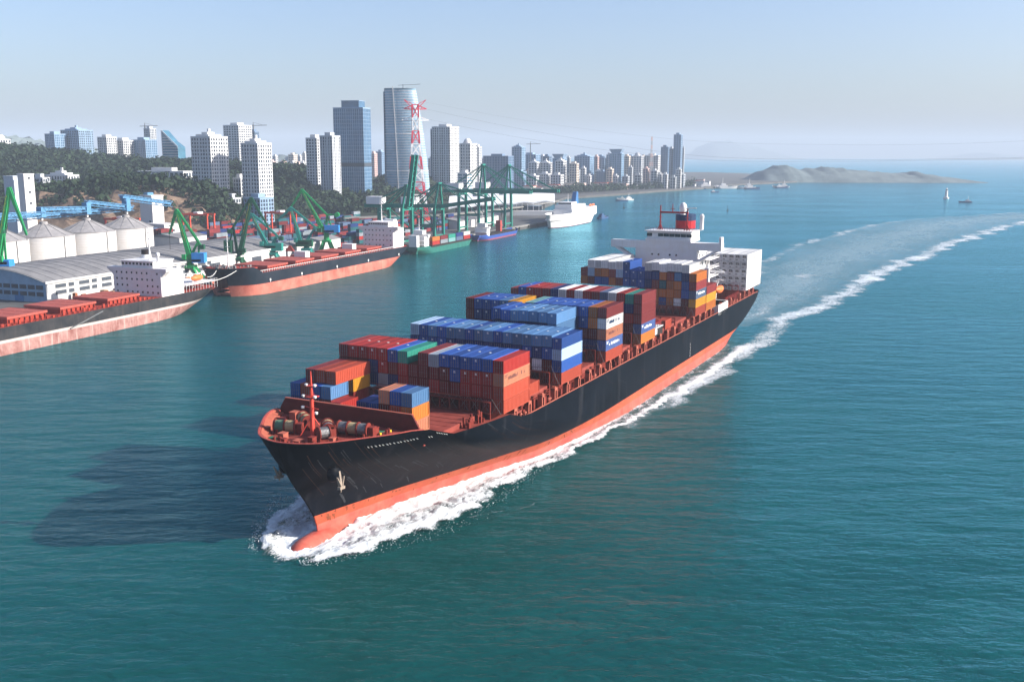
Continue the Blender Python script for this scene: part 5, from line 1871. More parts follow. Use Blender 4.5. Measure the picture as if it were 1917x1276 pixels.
tower_at('mill_block', 'blue-grey block joined to the plain white tower at left', 8, 40, 331, 742, GROUND_Z, .8, mat('mill_bluegrey', (.42, .47, .52), .8), [], R(25))

# ---- level-luffing quay cranes
cg = mat('crane_bright_green', (0.015, 0.24, 0.075), .5, var=.2, scale=.6)
cd_ = mat('crane_dark_green', (0.012, 0.075, 0.04), .55, var=.2, scale=.6)
ct = mat('crane_teal', (0.02, 0.20, 0.17), .55, var=.2, scale=.6)
cblue = mat('crane_house_blue', (0.03, 0.20, 0.52), .5)
cyel = mat('crane_yellow_rail', (0.30, 0.27, 0.05), .6)
def luffing(label, Y, foot, root, apex, jib, back, house, m, hm, tail=None, portal=7.0, hsize=(6, 4.5)):
    """pixel points of the crane's working plane, set at the distance Y"""
    P3 = lambda p: ony(p[0], p[1], Y)
    F = P3(foot)
    F.z = GROUND_Z
    t = thing('quay_crane', label, 'crane', Matrix.Translation(F), 'level-luffing quay cranes')
    L = lambda p: P3(p) - F
    r, a, j, b_, h = L(root), L(apex), L(jib), L(back), L(house)
    d = Vector((0, 1, 0))
    zp = max(6.0, r.z * .55)
    legs = MB()
    for i, (dx, dy) in enumerate(((-portal, -4.5), (portal, -4.5), (portal, 4.5), (-portal, 4.5))):
        MB().bar((dx, dy, 0), (dx * .35, dy * .5, zp), 1.0, 1.2, w2=1.3, h2=1.3).build('leg', m, t)
        MB().box(dx - 1.6, dx + 1.6, dy - .5, dy + .5, 0, 1.0).build('bogie', cd_, t)
    MB().box(-portal * .5, portal * .5, -3.2, 3.2, zp - .3, zp + 1.0).build('portal_table', m, t)
    MB().tube((0, 0, zp), (0, 0, r.z - .5), 1.8, 1.6, 14).build('slewing_column', m, t)
    MB().box(min(r.x, h.x, 0) - 1.5, max(r.x, h.x, 0) + 1.5, -2.6, 2.6, r.z - 1.4, r.z - .2).build('slewing_platform', cd_, t)
    MB().box(h.x - hsize[0] / 2, h.x + hsize[0] / 2, -2.6, 2.6, h.z - hsize[1] / 2, h.z + hsize[1] / 2).build('machinery_house', hm, t)
    sgx = 1 if a.x > r.x else -1
    MB().box(r.x + sgx * 1.6, r.x + sgx * 3.6, -3.4, -1.4, r.z - .2, r.z + 2.4).build('operator_cab', m, t)
    for yy in (-1.3, 1.3):
        MB().bar(r + d * yy, a + d * yy * .5, 1.1, 2.4, w2=.7, h2=1.2).build('boom', m, t)
    bl = MB()
    for k in range(7):
        q = r.lerp(a, (k + .5) / 7.2)
        wv = 1.3 * (1 - .5 * k / 7)
        bl.bar(q - d * wv, q + d * wv, .3)
    bl.build('boom_lacing', m, t, kind='stuff')
    # A-frame / back tower
    MB().bar((0, 0, r.z - .3), b_, 1.2, 1.6, w2=.8, h2=.9).bar((h.x, 0, h.z), b_, .7, .8).build('back_tower', m, t)
    for yy in (-.9, .9):
        MB().bar(b_ + d * yy, a + d * yy * .6 + Vector((0, 0, 1.2)), .5, 1.0).build('stay_link', m, t)
    # jib (double link head)
    jb = MB()
    for yy in (-.7, .7):
        jb.bar(a + d * yy + Vector((0, 0, 1.2)), j + d * yy * .3, .6, 1.5, w2=.4, h2=.8)
        jb.bar(a + d * yy, j.lerp(a, .35) + d * yy * .6 + Vector((0, 0, -.6)), .3)
    jb.build('jib', m, t)
    if tail:
        tl = L(tail)
        MB().bar(b_, tl, 1.0, 1.0).build('rocker', m, t)
        MB().tube(tl - d * 1.6, tl + d * 1.6, 1.5, n=16).build('counterweight', m, t)
    else:
        tl = b_.lerp(a, -.18)
        MB().bar(b_, tl, .7, .8).build('rocker', m, t)
        MB().box(tl.x - 1.3, tl.x + 1.3, -1.4, 1.4, tl.z - 1.2, tl.z + 1.2).build('counterweight', cd_, t)
    MB().tube(j, j - Vector((0, 0, max(4.0, j.z * .35))), .09, n=5).build('hoist_rope', dark_m, t)
    yr = MB()
    for k in range(10):
        q = r.lerp(a, k / 10)
        yr.bar(q + d * -1.5, q + d * -1.5 + Vector((0, 0, 1.1)), .1)
    yr.bar(r - d * 1.5 + Vector((0, 0, 1.1)), r.lerp(a, .9) - d * 1.5 + Vector((0, 0, 1.1)), .1)
    yr.build('boom_handrail', cyel, t, kind='stuff')
    return t
luffing('bright green quay crane cut by the left edge, jib pointing down right', 452, (-6, 560), (-4, 488), (17, 356), (50, 440), (6, 420), (12, 494), cg, cblue, portal=6, hsize=(5, 4))
luffing('dark green quay crane with blue machinery house between the two bulk carriers', 520, (358, 545), (357, 484), (331, 396), (317, 438), (371, 452), (373, 482), cg, cblue, hsize=(6.5, 5), portal=6)
luffing('dark green quay crane with pointed apex above the black bow', 560, (446, 512), (450, 472), (470, 374), (502, 424), (437, 424), (428, 463), cd_, cd_, hsize=(4, 8), portal=6)
luffing('teal quay crane partly hidden behind the dark pointed one', 590, (510, 492), (500, 459), (472, 404), (448, 440), (518, 440), (513, 462), ct, ct, hsize=(10, 4.5), portal=6)
luffing('bright green quay crane with blue house and round counterweight above red hatches', 640, (612, 468), (605, 430), (566, 358), (542, 392), (612, 402), (622, 428), cg, cblue, tail=(631, 402), hsize=(9, 4.5), portal=5)
luffing('dark portal crane with its boom lowered beside the red grab', 615, (575, 488), (563, 452), (545, 392), (520, 412), (590, 425), (570, 455), ct, cd_, hsize=(10, 4), portal=6)
gr_ = thing('grab_bucket', 'rusty red grab bucket hanging above the bulk carrier hatches', 'grab', Matrix.Translation(ony(543, 470, 560)))
MB().add([(-2.4, -1.6, 0), (2.4, -1.6, 0), (2.4, 1.6, 0), (-2.4, 1.6, 0), (-.5, -.5, 3.2), (.5, -.5, 3.2), (.5, .5, 3.2), (-.5, .5, 3.2)], [(0, 3, 2, 1), (4, 5, 6, 7), (0, 1, 5, 4), (1, 2, 6, 5), (2, 3, 7, 6), (3, 0, 4, 7)]).build('shell', dred_m, gr_)
MB().tube((0, 0, 3.2), (-1, 0, 16), .08, n=5).build('hoist_rope', dark_m, gr_)

# ---- ship-to-shore gantry cranes
sts_m = mat('gantry_green', (0.015, 0.165, 0.125), .5, var=.2, scale=.5)
def sts(label, u, zb, zap, out, backr, boom='down', hgt=None, tilt=0.0):
    t = thing('gantry_crane', label, 'crane', QUAY_M @ Matrix.Translation((u, 0, GROUND_Z)), 'ship-to-shore gantry cranes')
    zb -= GROUND_Z
    zap -= GROUND_Z
    for du in (-8, 8):
        for v in (3.0, 21.0):
            MB().bar((du, v, 0), (du * .9, v, zb), 1.9, 1.9).build('leg', sts_m, t)
            MB().box(du - 3, du + 3, v - .6, v + .6, 0, 1.3).build('bogie', cd_, t)
    for v in (3.0, 21.0):
        MB().box(-8, 8, v - .6, v + .6, zb - 1.8, zb - .3).build('portal_beam', sts_m, t)
        MB().box(-8, 8, v - .5, v + .5, 3.2, 4.4).build('sill_beam', sts_m, t)
    for du in (-7.5, 7.5):
        MB().box(du - .4, du + .4, 3, 21, zb * .42, zb * .42 + 1.2).bar((du, 3, zb * .42), (du, 21, zb - 1), .55).build('side_brace', sts_m, t)
    for du in (-2.6, 2.6):
        MB().box(du - .7, du + .7, 1.0, 21 + backr, zb, zb + 2.6).build('girder', sts_m, t)
    MB().box(-4.5, 4.5, 19 + backr * .2, 19 + backr * .2 + 11, zb + 2.3, zb + 7.6).build('machinery_house', white_m, t)
    # A-frame
    for du in (-5, 5):
        MB().bar((du * 1.3, 3, zb), (du * .3, 2.2, zap), 1.2, 1.2).build('mast_leg', sts_m, t)
        MB().bar((du * 1.1, 21, zb), (du * .3, 2.2, zap), .8, .8).build('back_stay', sts_m, t)
    MB().box(-3, 3, 1.2, 3.2, zap - .8, zap + .8).build('apex_beam', sts_m, t)
    if boom == 'down':
        tipz = zb + tilt
        for du in (-2.6, 2.6):
            MB().bar((du, 1.0, zb + 1.1), (du, -out, tipz + 1.1), 1.5, 2.8).build('boom', sts_m, t)
        lc = MB()
        for k in range(14):
            f = k / 13
            lc.bar((-2.6, 1 - f * (out + 1), zb + 1.1 + f * (tipz - zb)), (2.6, 1 - f * (out + 1), zb + 1.1 + f * (tipz - zb)), .4)
        lc.build('boom_ties', sts_m, t, kind='stuff')
        for f in (.5, .92):
            for du in (-1.8, 1.8):
                MB().bar((du, 2.2, zap), (du, 1 - f * (out + 1), zb + 2 + f * (tipz - zb)), .5, .5).build('forestay', sts_m, t)
        for du in (-1.8, 1.8):
            MB().bar((du, 2.2, zap), (du, 21 + backr * .9, zb + 2), .5, .5).build('rear_stay', sts_m, t)
    else:
        a = R(82)
        for du in (-2.6, 2.6):
            MB().bar((du, 1.0, zb + 1.1), (du, 1 - out * math.cos(a), zb + out * math.sin(a)), 2.6, 1.2).build('boom', sts_m, t)
        lc = MB()
        for k in range(10):
            f = k / 10
            lc.bar((-2.6, 1 - f * out * math.cos(a), zb + f * out * math.sin(a)), (2.6, 1 - f * out * math.cos(a), zb + f * out * math.sin(a)), .5)
        lc.build('boom_ties', sts_m, t, kind='stuff')
        for du in (-1.8, 1.8):
            MB().bar((du, 2.2, zap), (du, 21 + backr * .9, zb + 2), .5, .5).build('rear_stay', sts_m, t)
    MB().box(-1.6, 1.6, 8, 11, zb - 3.2, zb - .4).build('trolley_cab', white_m, t)
    return t
sts('green gantry crane with raised boom just right of the bulk carrier bridge', 172, 30.5, 46, 37, 14, 'up')
sts('green gantry crane with slightly drooping boom behind the green feeder', 224, 28, 46, 42, 12, tilt=6.5)
sts('tall green gantry crane behind the blue coaster, left of its twin', 308, 36.2, 59, 40, 16)
sts('tall green gantry crane farthest right, boom reaching over the water', 366, 35.4, 58, 44, 14)

# ---- container yard: too many and too small to single out
ym = MB()
ykeys = ['red', 'dkred', 'maroon', 'navy', 'navy', 'teal', 'dkred', 'slate', 'grey', 'teal', 'slate', 'maroon']
ymats = [mat(f'yard_paint_{i}', tuple(x * .5 for x in PAL[k][0]), .6, var=.3, scale=.15) for i, k in enumerate(ykeys)]
for iu in range(22):
    for iv in range(26):
        u, v = 60 + iu * 14.5, 44 + iv * 4.1 + (iv // 5) * 8
        if random.random() < .28 or (iv % 6 == 5):
            continue
        n = random.choice((1, 2, 2, 3, 3, 4))
        for k in range(n):
            ym.box(u, u + 12.2, v, v + 2.5, GROUND_Z + k * 2.6 + .01, GROUND_Z + k * 2.6 + 2.58, random.randrange(len(ymats)))
for iu in range(10):
    for iv in range(12):
        u, v = -10 + iu * 14.5, 150 + iv * 4.4
        n = random.choice((2, 3, 3, 4, 5))
        for k in range(n):
            ym.box(u, u + 12.2, v, v + 2.5, GROUND_Z + k * 2.6 + .01, GROUND_Z + k * 2.6 + 2.58, random.randrange(len(ymats)))
ym.build('yard_containers', ymats, mw=QUAY_M, kind='stuff')['label'] = 'many coloured containers stacked in the yard behind the quay'
rt_m = mat('yard_crane_red', (.5, .06, .03), .6)
for k, (u, v, t) in enumerate(((86, 178, 'red rubber-tyred yard crane left, among far container stacks'), (150, 165, 'red rubber-tyred yard crane right of the pointed quay crane'), (190, 120, 'red rubber-tyred yard crane behind the bright green quay crane'))):
    y = thing('yard_crane', t, 'crane', QUAY_M @ Matrix.Translation((u, v, GROUND_Z)), 'red yard cranes')
    for du in (-4, 4):
        for dv in (-11, 11):
            MB().box(du - .5, du + .5, dv - .5, dv + .5, 0, 19).build('leg', rt_m, y)
    MB().box(-4.6, -3.4, -12, 12, 19, 20.4).build('girder', rt_m, y)
    MB().box(3.4, 4.6, -12, 12, 19, 20.4).build('girder', rt_m, y)
    MB().box(-3, 3, -2, 2, 19.4, 21.6).build('trolley', white_m, y)
# long sheds in the yard
for k, (u0, u1, v0, v1, h, t) in enumerate(((58, 120, 26, 40, 9, 'grey-roofed shed beyond the end of the long warehouse'), (40, 66, 92, 118, 13, 'grey flat shed right of the elevator annex'), (-8, 40, 132, 146, 12, 'dark covered conveyor shed behind the silos'), (330, 420, 34, 60, 7, 'low grey customs shed behind the gantry cranes'))):
    s_ = thing('port_shed', t, 'shed', QUAY_M)
    MB().box(u0, u1, v0, v1, GROUND_Z, GROUND_Z + h).build('wall', gw_m if k != 2 else mat('shed_dark', (.1, .11, .12), .8), s_)
    vm = (v0 + v1) / 2
    MB().add([(u0 - .5, v0 - .5, GROUND_Z + h), (u1 + .5, v0 - .5, GROUND_Z + h), (u1 + .5, vm, GROUND_Z + h + 2), (u0 - .5, vm, GROUND_Z + h + 2), (u1 + .5, v1 + .5, GROUND_Z + h), (u0 - .5, v1 + .5, GROUND_Z + h)], [(0, 1, 2, 3), (3, 2, 4, 5), (0, 3, 5), (1, 4, 2)]).build('roof', roof_m, s_)
# elevated road behind the yard
rd = thing('flyover', 'long pale elevated road crossing behind the container yard', 'bridge')
pts = [onz(x, y, 12) for x, y in ((640, 408), (730, 405), (820, 403), (900, 396), (980, 386), (1040, 376))]
dk_ = MB()
for a, b_ in zip(pts[:-1], pts[1:]):
    dk_.bar(a, b_, 9, 1.4)
dk_.build('deck', concrete, rd)
for i in range(14):
    f = i / 13 * (len(pts) - 1)
    k = min(int(f), len(pts) - 2)
    q = pts[k].lerp(pts[k + 1], f - k)
    MB().box(q.x - .9, q.x + .9, q.y - .9, q.y + .9, GROUND_Z, 11.3).build('pier', concrete, rd)
# ================================================================== city
fac = {
 'white': mat('facade_white', (0.54, 0.54, 0.54), .8, var=.08, scale=.05), 'cream': mat('facade_cream', (0.66, 0.56, 0.46), .8, var=.08, scale=.05), 'pink': mat('facade_pink', (0.60, 0.42, 0.38), .8, var=.08, scale=.05),
 'grey': mat('facade_grey', (0.40, 0.42, 0.44), .8, var=.1, scale=.05), 'blue': mat('facade_blue_grey', (0.20, 0.29, 0.40), .7, var=.1, scale=.05), 'slate': mat('facade_slate', (0.12, 0.18, 0.27), .7, var=.1, scale=.05)}
gl = {'dark': mat('glazing_dark', (0.035, 0.05, 0.07), .15, var=.35, scale=.25, spec=.6), 'blue': mat('glazing_blue', (0.04, 0.11, 0.20), .12, var=.3, scale=.12, spec=.8), 'teal': mat('glazing_teal', (0.05, 0.15, 0.22), .12, var=.3, scale=.1, spec=.8)}
def tower(label, x0, x1, yt, Y, wall='white', glass='dark', rot=26, ratio=1.0, zb=None, fl=3.4, pier=3.6, proud=.45, slab=1.0, crown=None, name='tower_block', recess=0, pw=1.1):
    """a storeyed block: glazed core, floor bands and piers standing proud of it"""
    a, b_ = ony(x0, yt, Y), ony(x1, yt, Y)
    W = abs(b_.x - a.x)
    rz = R(rot)
    c, s_ = math.cos(rz), math.sin(rz)
    w = W / (c + s_ * ratio)
    d = w * ratio
    zt = a.z
    z0 = GROUND_Z - .5 if zb is None else zb
    t = thing(name, label, 'building', Matrix.Translation(((a.x + b_.x) / 2, Y, 0)) @ Matrix.Rotation(-rz, 4, 'Z'))
    hx, hy = w / 2 - proud, d / 2 - proud
    MB().box(-hx, hx, -hy, hy, z0, zt - .4).build('glazed_core', gl[glass], t)
    n = max(2, int((zt - z0) / fl))
    sl = MB()
    for k in range(n + 1):
        z = z0 + (zt - z0) * k / n
        sl.box(-w / 2 + .12, w / 2 - .12, -d / 2 + .12, d / 2 - .12, z - slab / 2, z + slab / 2)
    sl.build('floor_bands', fac[wall], t, kind='stuff')
    pr = MB()
    for L, face in ((w, 0), (d, 1)):
        m = max(2, int(round(L / pier)))
        for k in range(m + 1):
            q = -L / 2 + L * k / m
            big = pw * (1.7 if (k % 3 == 0) else 1.0)
            q0, q1 = max(-L / 2, q - big / 2), min(L / 2, q + big / 2)
            for sg in (-1, 1):
                if face == 0:
                    pr.box(q0, q1, sg * (d / 2 - proud * 1.2), sg * (d / 2), z0, zt)
                else:
                    pr.box(sg * (w / 2 - proud * 1.2), sg * (w / 2 + .003), q0, q1, z0, zt)
    pr.build('piers', fac[wall], t, kind='stuff')
    MB().box(-w / 2 - .1, w / 2 + .1, -d / 2 - .1, d / 2 + .1, zt, zt + 1.2).build('parapet', fac[wall], t)
    if crown == 'plant' or crown is None:
        MB().box(-w * .25, w * .2, -d * .25, d * .25, zt + 1.2, zt + 4.5).build('roof_plant', fac[wall], t)
    elif crown == 'dome':
        MB().lathe([(w * .3, zt + 1.2), (w * .3, zt + 3)] + [(w * .26 * math.cos(q), zt + 3 + w * .26 * math.sin(q)) for q in [i / 6 * math.pi / 2 for i in range(6)]] + [(.05, zt + 3 + w * .26)], n=20).build('dome', fac[wall], t, smooth=True)
    elif crown == 'flare':
        MB().add([(-w * .35, -d * .35, zt + 1), (w * .35, -d * .35, zt + 1), (w * .35, d * .35, zt + 1), (-w * .35, d * .35, zt + 1), (-w * .55, -d * .55, zt + 9), (w * .55, -d * .55, zt + 9), (w * .55, d * .55, zt + 9), (-w * .55, d * .55, zt + 9)], [(0, 3, 2, 1), (4, 5, 6, 7), (0, 1, 5, 4), (1, 2, 6, 5), (2, 3, 7, 6), (3, 0, 4, 7)]).build('flared_crown', fac[wall], t)
    elif crown == 'mast':
        MB().tube((0, 0, zt), (0, 0, zt + 26), .8, .2, 6).build('antenna', steel_m, t)
    elif crown == 'steps':
        MB().box(-w * .36, w * .3, -d * .36, d * .36, zt + 1.2, zt + 3).box(-w * .2, w * .1, -d * .2, d * .2, zt + 3, zt + 5).box(-w * .05, w * .04, -d * .05, d * .05, zt + 5, zt + 8).build('stepped_crown', fac[wall], t)
    return t, w, d, zt
# -- towers on and behind the wooded hill
tower('blue-grey apartment slab at the far left of the hill ridge', 86, 120, 252, 1500, 'blue', 'blue', crown='plant', slab=1.2, zb=30)
tower('taller blue-grey apartment block beside the far-left slab on the ridge', 115, 172, 245, 1520, 'blue', 'dark', ratio=.7, slab=1.3, zb=30, crown='steps')
tower('white apartment block left of a pair on the wooded ridge', 184, 216, 258, 1450, 'white', 'dark', zb=30)
tower('white apartment block right of the pair on the wooded ridge', 212, 250, 264, 1470, 'white', 'dark', zb=30)
tower('grey-blue block under the construction crane on the ridge', 247, 292, 263, 1480, 'blue', 'blue', ratio=.8, zb=30)
tower('slim unfinished grey tower rising behind the grey-blue block', 270, 291, 242, 1560, 'grey', 'dark', zb=30, crown='plant')
# slant-roofed glass building
a, b_ = ony(302, 244, 1420), ony(346, 270, 1420)
sl_ = thing('slant_roof_building', 'glass office with steeply slanted roof on the wooded ridge', 'building', Matrix.Translation(((a.x + b_.x) / 2, 1420, 0)) @ Matrix.Rotation(R(-20), 4, 'Z'))
w = (b_.x - a.x) / 1.2
pl = [(-w / 2, 30), (w / 2, 30), (w / 2, b_.z - 4), (w * .05, b_.z + 4), (-w / 2, a.z)]
n = len(pl)
MB().add([(x, -8, z) for x, z in pl] + [(x, 8, z) for x, z in pl], [tuple(range(n)), tuple(range(2 * n - 1, n - 1, -1))] + [(i, n + i, n + (i + 1) % n, (i + 1) % n) for i in range(n)]).build('glazed_body', gl['teal'], sl_)
e = MB()
for k in range(16):
    z = 34 + k * 3.6
    xr = w / 2 if z < b_.z - 4 else None
    xe = np.interp(z, [30, b_.z - 4, b_.z + 4, a.z], [w / 2, w / 2, w * .05, -w / 2])
    if xe > -w / 2 + 1:
        e.box(-w / 2 - .1, xe, -8.25, -8.0, z, z + .7)
e.bar((-w / 2, -8.2, a.z), (w / 2, -8.2, b_.z - 4), .5, 1.6)
e.box(-w / 2 - .2, -w / 2 + .8, -8.3, -7.9, 30, a.z)
e.build('white_frame', fac['white'], sl_, kind='stuff')
tower('broad white apartment tower standing forward of the wood', 360, 423, 258, 915, 'white', 'dark', fl=3.2, pier=3.2, slab=1.3, crown='steps')
tower('white office tower with dark side behind the broad apartment tower', 420, 469, 236, 1480, 'white', 'dark', zb=30, pier=4.5, slab=1.5)
tower('grey concrete lift core beside the white office tower', 468, 484, 248, 1500, 'slate', 'dark', zb=30)
tower('white apartment tower with stepped top right of the broad one', 453, 506, 270, 905, 'white', 'dark', fl=3.2, pier=3.2, slab=1.2, crown='steps')
tower('low white housing block at the foot of the stepped tower', 437, 462, 335, 930, 'white', 'dark', crown='plant')
tower('low pale block in front of the stepped tower', 458, 510, 372, 870, 'blue', 'dark', fl=3.2, crown='plant')
tower('low grey block between the two white apartment towers', 420, 450, 372, 880, 'grey', 'dark')
tower('slim white residential tower left of the twin residential towers', 573, 606, 260, 1120, 'white', 'dark', fl=3.2, ratio=.9, slab=1.4, crown='plant', pier=4.0)
tower('slim dark-sided residential tower right of the twin residential towers', 599, 636, 256, 1090, 'grey', 'dark', fl=3.2, ratio=.9, pier=3.0, slab=.7, pw=1.6, crown='plant')
# glass tower with raised centre
t, w, d, zt = tower('blue glass office tower with raised square top and dark mid band', 625, 692, 204, 1140, 'blue', 'blue', ratio=.62, rot=14, fl=4.0, pier=2.6, proud=.2, slab=.5, pw=.4, crown='none')
MB().box(-w * .24, w * .34, -d * .4, d * .4, zt, zt + 8.2).build('raised_crown', gl['blue'], t)
MB().box(-w * .25, w * .35, -d * .41, d * .41, zt + 8.2, zt + 8.8).build('crown_cap', fac['blue'], t)
zb_ = ony(650, 308, 1140).z
MB().box(-w / 2 - .12, w / 2 + .12, -d / 2 - .12, d / 2 + .12, zb_ - 2.2, zb_ + 2).build('louvre_band', shut_m, t)
# tall sail-shaped glass tower
Y = 1290
a, b_ = ony(719, 166, Y), ony(806, 380, Y)
st_ = thing('sail_tower', 'tallest pale glass tower with curved sail-shaped right side', 'building', Matrix.Translation((a.x, Y, 0)))
H_ = a.z
Wb = b_.x - a.x
def sail_w(z):
    return Wb * (1 - .30 * max(0, (z - 5) / (H_ - 5)) ** 1.6)
rows = []
nz_ = 44
for k in range(nz_ + 1):
    z = GROUND_Z - 1 + (H_ - GROUND_Z + 1) * k / nz_
    W_ = sail_w(z)
    row = []
    for j in range(17):
        q = math.pi * (j / 16)
        x = W_ * (.5 - .5 * math.cos(q))
        row.append((x, -13 * math.sin(q) ** .8 if j not in (0, 16) else 0, z))
    rows.append(row)
mbx = MB().grid(rows, flip=True)
mbx.grid([[(p[0], -p[1], p[2]) for p in r] for r in rows])
mbx.add([p for p in rows[-1]] + [(p[0], -p[1], p[2]) for p in rows[-1]], [(i, i + 1, 17 + i + 1, 17 + i) for i in range(16)])
mbx.build('glazed_body', mat('sail_glazing', (0.22, 0.34, 0.44), .18, var=.3, scale=.06, spec=.7), st_, smooth=True, weld=True)
fb = MB()
for k in range(2, nz_ * 1):
    z = GROUND_Z + (H_ - GROUND_Z) * k / nz_
    W_ = sail_w(z)
    pts = [(W_ * (.5 - .5 * math.cos(math.pi * j / 16)) , -13.3 * math.sin(math.pi * j / 16) ** .8 if 0 < j < 16 else 0) for j in range(17)]
    th_ = 1.0 if k in (13, 27) else .45
    if k in (13, 27):
        th_ = 1.6
    for p, q in zip(pts[:-1], pts[1:]):
        fb.bar((p[0], p[1] - .1, z), (q[0], q[1] - .1, z), .3, th_)
fb.build('floor_bands', fac['white'], st_, kind='stuff')
fin = MB()
fin.grid([[(sail_w(z) * .30 + dx, -13.2 - dy, z) for dx, dy in ((0, 0), (0, .8), (.9, .8), (.9, 0))] for z in np.linspace(GROUND_Z, H_ + 2, 20)])
fin.build('white_fin', fac['white'], st_)
lv_ = MB().box(-.5, .3, -6, 0.3, GROUND_Z, H_ - 4)
lv_.build('side_wall', fac['slate'], st_)
jc = thing('roof_crane', 'thin grey maintenance crane jib on top of the sail tower', 'crane', Matrix.Translation((a.x + Wb * .42, Y, H_)))
MB().bar((-6, 0, 4), (22, 0, 5.4), .7, .5).build('jib', steel_m, jc)
MB().bar((0, 0, 0), (0, 0, 5), .8).build('post', steel_m, jc)
tower('white tower with dark vertical strip right of the sail tower', 809, 859, 239, 1400, 'white', 'dark', fl=3.3, ratio=.9, pier=3.4, slab=1.0, pw=1.4, crown='plant')
tower('dark narrow tower wing tucked behind the white tower', 806, 832, 243, 1430, 'blue', 'dark', fl=3.3)
tower('white gridded hotel with a small dome right of the white tower', 857, 893, 270, 1460, 'white', 'dark', fl=4.2, pier=4.5, slab=1.6, pw=1.8, crown='dome')
tower('narrow white block leaning against the domed hotel', 886, 902, 276, 1500, 'white', 'blue')
tower('low teal-windowed white block below the domed hotel', 857, 884, 325, 1300, 'white', 'teal', pier=9, slab=1.8)
tower('small pink tower between the two glass towers', 693, 706, 288, 1850, 'pink', 'dark')
tower('small blue tower close left of the sail tower', 704, 721, 285, 1900, 'blue', 'blue')
# -- low buildings on the hill side
tower('long low white institute on the wooded slope', 258, 362, 322, 1010, 'white', 'dark', ratio=.35, rot=16, zb=25, fl=4, pier=5, name='low_building', crown='plant')
tower('white low house block with red roof trim at far left', 86, 147, 329, 1000, 'white', 'dark', ratio=.5, rot=22, zb=22, fl=3.4, name='low_building', crown='steps')
tower('grey low house block behind the plain white tower', 58, 92, 334, 985, 'grey', 'dark', ratio=.6, rot=20, zb=22, fl=3.4, name='low_building')
tower('rounded white villa at the left edge of the ridge', -12, 17, 262, 1340, 'white', 'dark', zb=60, name='low_building', crown='dome')
# -- skyline across the bay
SK = [
 (905, 962, 293, 1750, 'slate', 'blue', .5, None, 'broad dark blue slab block left of the far skyline'), (900, 915, 297, 1850, 'white', 'blue', 1, None, 'thin pale block at the left of the broad blue slab'), (958, 984, 276, 1950, 'blue', 'teal', .9, 'steps', 'tallest notched blue tower at the left of the far skyline'),
 (976, 1012, 290, 2020, 'blue', 'blue', .8, None, 'wide blue-grey block behind white twin blocks'), (989, 1012, 305, 1900, 'white', 'dark', 1, 'steps', 'left of the three white stepped blocks in the skyline'), (1011, 1034, 305, 1905, 'white', 'dark', 1, 'steps', 'middle of the three white stepped blocks in the skyline'),
 (1016, 1033, 293, 2040, 'slate', 'dark', 1, None, 'slate block peeping over the middle white stepped block'), (1034, 1062, 297, 2000, 'blue', 'blue', .9, 'flare', 'blue tower with flared table-like top'), (1039, 1061, 302, 1890, 'white', 'dark', 1, 'steps', 'right of the three white stepped blocks in the skyline'),
 (1060, 1069, 296, 2060, 'grey', 'dark', 1, None, 'thin grey block right of the flared tower'), (1066, 1084, 307, 1880, 'cream', 'dark', .8, None, 'cream block with bright right side before blue slab'), (1075, 1113, 293, 2010, 'blue', 'blue', .8, 'steps', 'wide blue apartment slab near the middle of the skyline'),
 (1111, 1122, 294, 2050, 'pink', 'dark', 1, None, 'narrow pinkish tower right of the wide blue slab'), (1121, 1136, 296, 2060, 'blue', 'blue', 1, None, 'narrow blue tower second right of the wide blue slab'), (1116, 1138, 322, 1930, 'slate', 'blue', .9, None, 'plain low blue block before the narrow towers'),
 (1135, 1146, 290, 2060, 'grey', 'blue', 1, None, 'narrow grey tower left of the teal banded block'), (1141, 1169, 288, 1960, 'blue', 'teal', .7, 'flare', 'teal banded block with white canopy roof'), (1166, 1181, 293, 1985, 'cream', 'dark', .8, None, 'cream tower right of the teal banded block'),
 (1181, 1206, 293, 1995, 'white', 'blue', .8, 'dome', 'white tower with rounded glass front'), (1206, 1237, 292, 2010, 'white', 'dark', .6, None, 'broad white gridded block under the radio mast'), (1237, 1254, 276, 2030, 'slate', 'blue', .8, None, 'dark blue tower second from the right end'),
 (1251, 1264, 279, 2060, 'white', 'pink' and 'dark', .9, None, 'white tower squeezed beside the tallest slate tower'), (1261, 1279, 253, 2040, 'blue', 'blue', .9, None, 'tallest slate-blue tower at the right end of the skyline'), (1277, 1282, 278, 2070, 'grey', 'dark', 1, None, 'sliver of a tower at the right end of the skyline'),
 (1236, 1249, 329, 1990, 'cream', 'dark', .9, None, 'low cream block at the foot of the dark blue tower'), (1250, 1270, 338, 1980, 'cream', 'dark', .7, None, 'low pinkish block below the tallest slate tower'), (1262, 1284, 327, 1975, 'grey', 'blue', .8, None, 'podium block of the tallest slate tower'),
 (985, 1010, 330, 1820, 'white', 'dark', .8, None, 'low white housing block left in the front row'), (1008, 1032, 326, 1830, 'white', 'dark', .8, None, 'low white housing block middle of the front row'), (1030, 1056, 328, 1815, 'white', 'dark', .8, None, 'low white housing block right in the front row'), (962, 986, 322, 1850, 'blue', 'blue', .8, None, 'low blue-grey block before the notched tower'),
 (540, 556, 290, 2300, 'cream', 'dark', .9, None, 'pale distant block left in the saddle of the ridge'), (556, 566, 293, 2350, 'white', 'dark', .9, None, 'white distant block middle in the saddle of the ridge'), (566, 574, 287, 2320, 'white', 'dark', .9, None, 'thin distant block right in the saddle of the ridge'), (510, 520, 293, 2250, 'white', 'dark', .9, None, 'tiny white block by the stepped apartment tower')]
for (x0, x1, yt, Y, wl_, g_, ra_, cr_, lb_) in SK:
    tower(lb_, x0, x1, yt, Y, wl_, g_, rot=24, ratio=ra_, fl=4.2, pier=5.0, slab=1.4, proud=.5, pw=1.5, crown=cr_)
bk = 0
